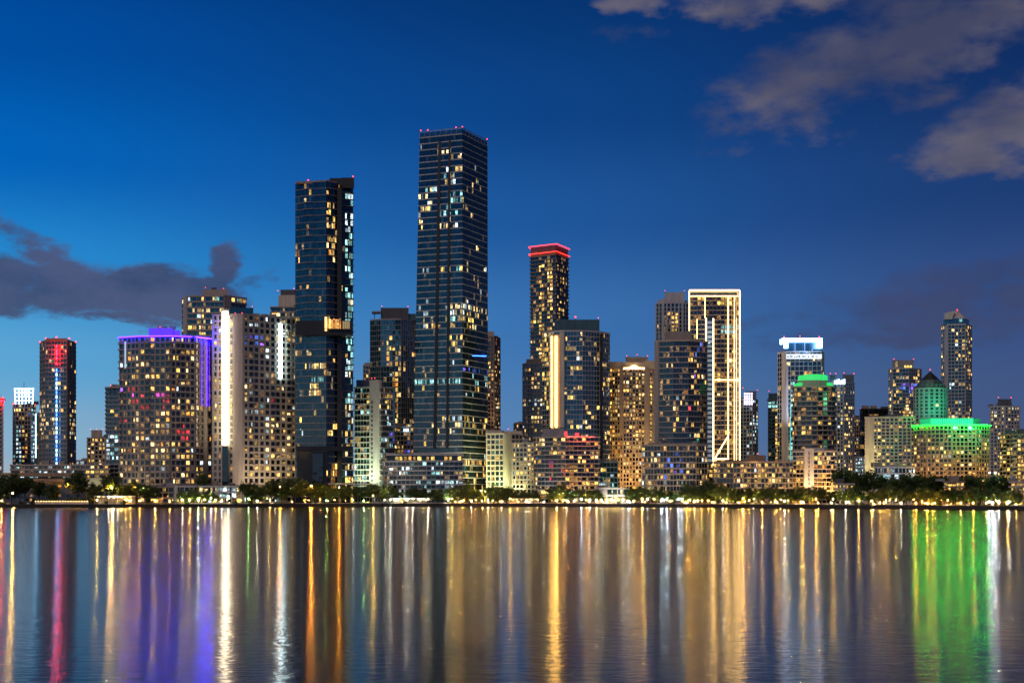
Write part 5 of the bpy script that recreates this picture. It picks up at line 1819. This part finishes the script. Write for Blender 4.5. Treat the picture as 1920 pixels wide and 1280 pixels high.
def lamp(px, py, col, r=.30, dy=3, look=None):
    Y = shoreY(px) + dy
    z = Z(py, Y)
    root = bpy.data.objects.new('street_lamp', None)
    COL.objects.link(root)
    root.location = (X(px, Y), Y, GZ)
    h = max(.8, z - GZ - r)
    p = obj('pole', POLE, root)
    p.scale = (5 if h > 4 else 4, 5 if h > 4 else 4, h)
    obj('collar', CAPM, root, (0, 0, h - .12))
    bulb, pane = lamp_head(col, r)
    g = obj('lamp_head', bulb, root, (0, 0, h + r * .9))
    obj('streak_pane', pane, g)
    words = {'orange': 'orange', 'gold': 'golden', 'white': 'white', 'cool': 'bluish white', 'green': 'green'}[col]
    later(root, px, look or f'{words} globe lamp on a {"tall " if h > 6 else ""}post', 'street lamp', 'lamps along the promenade')


for a in ((24, 924, 'gold', .55), (3, 938, 'gold'), (210, 914, 'gold', .4, 24), (204, 931, 'white'), (213, 931, 'white'), (221, 931, 'white'), (228, 931, 'gold'), (236, 936, 'gold'), (127, 907, 'orange', .3, 30), (254, 912, 'orange', .3, 30), (268, 914, 'white', .3, 26), (182, 937, 'gold'),
          (244, 938, 'gold', .3), (262, 938, 'orange', .28), (291, 938, 'gold', .34), (318, 939, 'orange', .2), (342, 936, 'white'), (356, 937, 'gold'), (372, 934, 'green'), (372, 937, 'white'), (384, 936, 'gold'), (396, 934, 'white'), (404, 937, 'gold'), (416, 938, 'white'), (428, 930, 'white'), (466, 934, 'green'), (482, 938, 'white', .25),
          (525, 912, 'orange'), (584, 910, 'orange', .42), (636, 913, 'orange'), (506, 937, 'gold', .22), (612, 938, 'green', .3), (700, 928, 'gold', .28), (682, 938, 'green', .3), (732, 936, 'white', .28),
          (763, 935, 'white', .32), (774, 934, 'white', .28), (803, 935, 'white', .38), (840, 936, 'white', .38), (848, 935, 'gold', .34), (868, 938, 'gold', .25), (884, 938, 'white', .25), (902, 920, 'white', .4, 22), (910, 921, 'gold', .36, 22), (915, 937, 'white', .25), (956, 934, 'gold', .3),
          (1044, 938, 'gold', .42), (1062, 938, 'white', .25), (1090, 935, 'cool', .42), (1106, 937, 'white', .36), (1118, 937, 'white', .28), (1128, 937, 'white', .24), (1168, 937, 'white', .28), (1178, 939, 'cool', .34), (1204, 935, 'gold', .4), (1188, 939, 'gold', .28),
          (1240, 938, 'cool'), (1250, 935, 'cool', .4), (1266, 931, 'cool', .34, 16), (1272, 935, 'cool', .4), (1278, 935, 'cool', .34)):
    lamp(*a)
px = 1284.0
cols = ['gold', 'gold', 'orange', 'gold', 'white', 'gold', 'orange', 'gold', 'gold', 'white', 'orange']
k = 0
while px < 1915:
    c = cols[k % len(cols)]
    if 1560 < px < 1610:
        c = ('white', 'gold')[k % 2]
    if 1690 < px < 1760:
        c = ('orange', 'gold', 'orange')[k % 3]
    lamp(px, R.choice((934, 937, 939, 940, 941)) + R.uniform(-1, 1) + (px - 1284) / 640 * 3, c, R.choice((.13, .16, .2, .24, .32)), R.uniform(2.4, 9))
    px += R.choice((4, 5, 7, 9, 12, 16, 24))
    k += 1
px = 862.0
while px < 1282:
    lamp(px, R.uniform(935, 941), R.choice(('gold', 'orange', 'white', 'gold', 'cool') if px > 1070 else ('gold', 'orange', 'gold', 'white')), R.choice((.11, .14, .18, .22)), R.uniform(2.4, 9))
    px += R.choice((5, 8, 12, 15, 22))
px = 452.0
while px < 860:
    lamp(px, R.uniform(935, 941), R.choice(('gold', 'orange', 'gold', 'white')), R.choice((.08, .11, .14)), R.uniform(2.4, 9))
    px += R.choice((8, 14, 20, 32))
for a in ((1854, 940, 'cool', .24), (1873, 940, 'cool', .22), (1892, 940, 'cool', .26), (1868, 922, 'cool', .34, 26), (1855, 886, 'cool', .3, 48), (1866, 886, 'cool', .3, 48)):
    lamp(*a)


# ================================================================== pavilions, cafe tents, hall
def shed(name, label, px0, px1, top, dy, depth, roofmat, glowmat, posts=8, cat='pavilion', ceiling=True, front=None):
    Y = shoreY((px0 + px1) / 2) + dy
    root = bpy.data.objects.new(name, None)
    COL.objects.link(root)
    x0, x1, zt = X(px0, Y), X(px1, Y), Z(top, Y)
    root.location = ((x0 + x1) / 2, Y, GZ)
    tag(root, label, cat)
    W, h = x1 - x0, zt - GZ
    mb = MB()
    mb.prism([(-W / 2 - .6, -.6), (W / 2 + .6, -.6), (W / 2 + .6, depth + .6), (-W / 2 - .6, depth + .6)], h - .5, h, [(-W / 2 + .3, .6), (W / 2 - .3, .6), (W / 2 - .3, depth - .6), (-W / 2 + .3, depth - .6)])
    mb.build('roof', MATS[roofmat], root)
    pm = MB()
    pm.tube((0, 0, 0), (0, 0, h - .5), .14, .12, 6)
    me = pm.mesh('post', MATS['white'])
    for i in range(posts):
        for yy in (0, depth):
            obj('post', me, root, (-W / 2 + W * i / (posts - 1), yy, 0))
    mb = MB()
    mb.box((0, depth - .4, (h - .6) / 2), (W * .98, .3, h - .6))
    mb.build('rear_wall', MATS['cream'], root)
    if ceiling:
        cm = MB()
        cm.box((0, 0, 0), (.9, .5, .18))
        me = cm.mesh('ceiling_lamp', MATS[glowmat])
        nl = max(3, int(W / 3.2))
        for i in range(nl):
            obj('ceiling_lamp', me, root, (-W / 2 + W * (i + .5) / nl, depth * .3 + R.uniform(-.5, .8), h - .75))
    tm = MB()
    tm.box((0, 0, .72), (1.0, 1.0, .06))
    tm.tube((0, 0, 0), (0, 0, .7), .07, .07, 6)
    me = tm.mesh('counter_table', MATS['canvas'])
    for i in range(max(2, int(W / 4))):
        obj('counter_table', me, root, (-W / 2 + 1.5 + R.random() * (W - 3), depth * R.uniform(.15, .6), 0))
    return root


glow_mat('tube_yellow', (1, .70, .16), 11)
glow_mat('tube_white', (1, .88, .68), 12)
glow_mat('tube_amber', (1, .56, .2), 11)
shed('pavilion', 'yellow lit flat roofed pavilion at the water behind shrubs', 177, 246, 929, 6, 9, 'canvas', 'tube_yellow', 9)
shed('cafe_tent', 'long white lit cafe tent below the curved white podium', 734, 798, 933, 8, 7, 'canvas', 'tube_white', 9, 'tent')
shed('cafe_tent', 'long amber lit cafe tent below the lime floodlit block', 955, 1010, 934, 7, 7, 'canvas', 'tube_amber', 8, 'tent')
Y = shoreY(1146) + 26
b = building('waterfront_hall', 'white two storey waterfront hall with a terrace below the orange lit tower', [P(1118, Y), P(1178, Y - 6)], 917, cat='building', fl=12, bay=10, wall='white', glass='glass_green', sh=.3, so=1.2, pw=.14, lit=.3, pal='soft', depth=16, solid=[(0, 0, .35, 0, .48)], rules=[(0, 0, 1, .5, 1, .8, 'soft')])
wash(1140, Y - 4, 920, (1, .92, .72), 5000, 9)
wash(1165, Y - 6, 925, (1, .92, .72), 5000, 9)
Y = shoreY(1583) + 30
b = building('pavilion', 'small flat roofed terrace pavilion among the trees by the black slab', [P(1567, Y), P(1600, Y - 3)], 909, cat='building', fl=8, bay=7, wall='beige', glass='glass_brown', sh=.3, so=1.0, pw=.1, lit=.6, pal='soft', depth=10)
Y = shoreY(1790) + 34
b = building('garden_house', 'low orange lit house among dark trees below the green crowned hotel', [P(1770, Y), P(1808, Y - 3)], 905, cat='building', fl=8, bay=7, wall='tan', glass='glass_brown', sh=.3, so=.6, pw=.15, lit=.85, pal='orange', depth=8)
Y = shoreY(1900) + 30
b = building('terrace_house', 'stepped terrace building with yellow lights at the picture edge', [P(1896, Y), P(1940, Y - 6)], 905, cat='building', fl=8, bay=7, wall='beige', glass='glass_brown', sh=.35, so=1.4, pw=.1, lit=.5, pal='yellow', depth=14)

# street light spilling onto the lower floors of the front row, and uplights among the trees
for px, Y, c, e in ((245, 930, WARM, 9000), (290, 925, WARM, 9000), (340, 928, WARM, 9000), (385, 940, LIME, 9000), (460, 935, WARM, 11000), (510, 945, WARM, 11000), (725, 940, WARM, 8000), (1000, 950, WARM, 11000), (1050, 938, SODIUM, 12000), (1100, 938, SODIUM, 12000),
                    (1160, 1020, SODIUM, 30000), (1200, 1020, SODIUM, 30000), (1240, 915, WARM, 10000), (1290, 915, WARM, 10000), (1360, 885, SODIUM, 9000), (1420, 880, SODIUM, 12000), (1475, 872, SODIUM, 9000), (1580, 1080, WARM, 26000), (1890, 880, SODIUM, 9000)):
    spot('street_light_spill', (X(px, Y), Y - 14, 5), (X(px, Y), Y + 6, 34), e * 1.6, c, 120, 2)
for px, c, e in ((345, (.75, 1, .3), 1500), (366, (.75, 1, .3), 1900), (388, (.75, 1, .3), 1500), (400, (.85, 1, .5), 900), (462, (.6, 1, .3), 700), (1092, (.9, 1, .6), 900), (1115, (.9, 1, .6), 1200), (1200, (.9, 1, .4), 800), (1290, (.95, 1, .25), 1500), (1315, (.95, 1, .25), 1800), (1340, (.95, 1, .25), 1600), (1390, (1, .85, .2), 1200), (1425, (1, .8, .2), 1400),
                 (1450, (1, .8, .2), 1100), (1490, (.95, .95, .25), 900), (1520, (.95, .95, .25), 1100), (1560, (.9, 1, .3), 1100), (1590, (.9, 1, .4), 1800), (1612, (.7, 1, .3), 2000), (1640, (.95, .9, .25), 1300), (1680, (1, .75, .2), 1300), (1715, (1, .6, .15), 1500), (1745, (1, .6, .15), 1500), (1785, (.8, 1, .3), 900), (1815, (.7, 1, .3), 900), (1845, (.6, 1, .3), 1000), (1880, (.8, 1, .6), 900)):
    Y = shoreY(px) + 7
    spot('tree_uplight', (X(px, Y), Y, GZ + .5), (X(px + 2, Y + 10), Y + 10, GZ + 7), e * .9, c, 110, .3)

# low bright garden wall with a row of small lights on the west promenade
wl = MB()
Y0 = shoreY(115) + 7
wl.box((X(116, Y0), Y0, GZ + 1.0), (X(166, Y0) - X(66, Y0), .4, 2.0))
o = tag(wl.build('garden_wall', MATS['cream']), 'long low cream garden wall with a string of amber lights', 'wall')
mb = MB()
mb.box((0, 0, 0), (.55, .25, .3))
me = mb.mesh('wall_lamp', MATS['tube_amber'])
for k in range(20):
    c = obj('wall_lamp', me, o, (X(67 + k * 5.1, Y0), Y0 - .35, GZ + 2.2))

# benches and bollards give the promenade its broken bright edge
mb = MB()
mb.box((0, 0, .45), (1.9, .5, .08))
SEAT = mb.mesh('seat', MATS['canvas'])
mb = MB()
mb.box((0, .22, .72), (1.9, .06, .4))
BACK = mb.mesh('backrest', MATS['canvas'])
mb = MB()
mb.box((0, 0, .2), (.1, .45, .4))
LEG = mb.mesh('leg', MATS['pole'])
for k in range(42):
    px = 20 + k * 45 + R.uniform(-14, 14)
    Y = shoreY(px) + R.uniform(3, 6)
    root = bpy.data.objects.new('park_bench', None)
    COL.objects.link(root)
    root.location = (X(px, Y), Y, GZ + .02)
    obj('seat', SEAT, root)
    obj('backrest', BACK, root)
    for s in (-.8, .8):
        obj('leg', LEG, root, (s, 0, 0))
    later(root, px, 'pale promenade bench', 'bench', 'benches on the promenade')

# far wood that closes the gaps between the towers
r = random.Random(5)
mb = MB()
for k in range(5200):
    px = r.uniform(-300, 2200)
    Y = r.uniform(1500, 1700)
    hgt = 11 + 6 * math.sin(px * .05) + 4 * math.sin(px * .13 + 1) + 14
    c = Vector((X(px, Y), Y, GZ + r.random() * hgt))
    s = r.uniform(1.6, 3.4)
    a = Vector((r.uniform(-1, 1), r.uniform(-.4, .4), r.uniform(-1, 1))).normalized() * s
    u = a.cross(Vector((r.uniform(-.3, .3), 1, r.uniform(-.3, .3)))).normalized() * s * .7
    mb.quad(tuple(c - a), tuple(c - u), tuple(c + a), tuple(c + u), max(.01, r.random()))
tag(mb.build('treeline', MATS['leaves']), 'dark far off wood low behind the towers', 'woods', kind='stuff')

finish_labels()
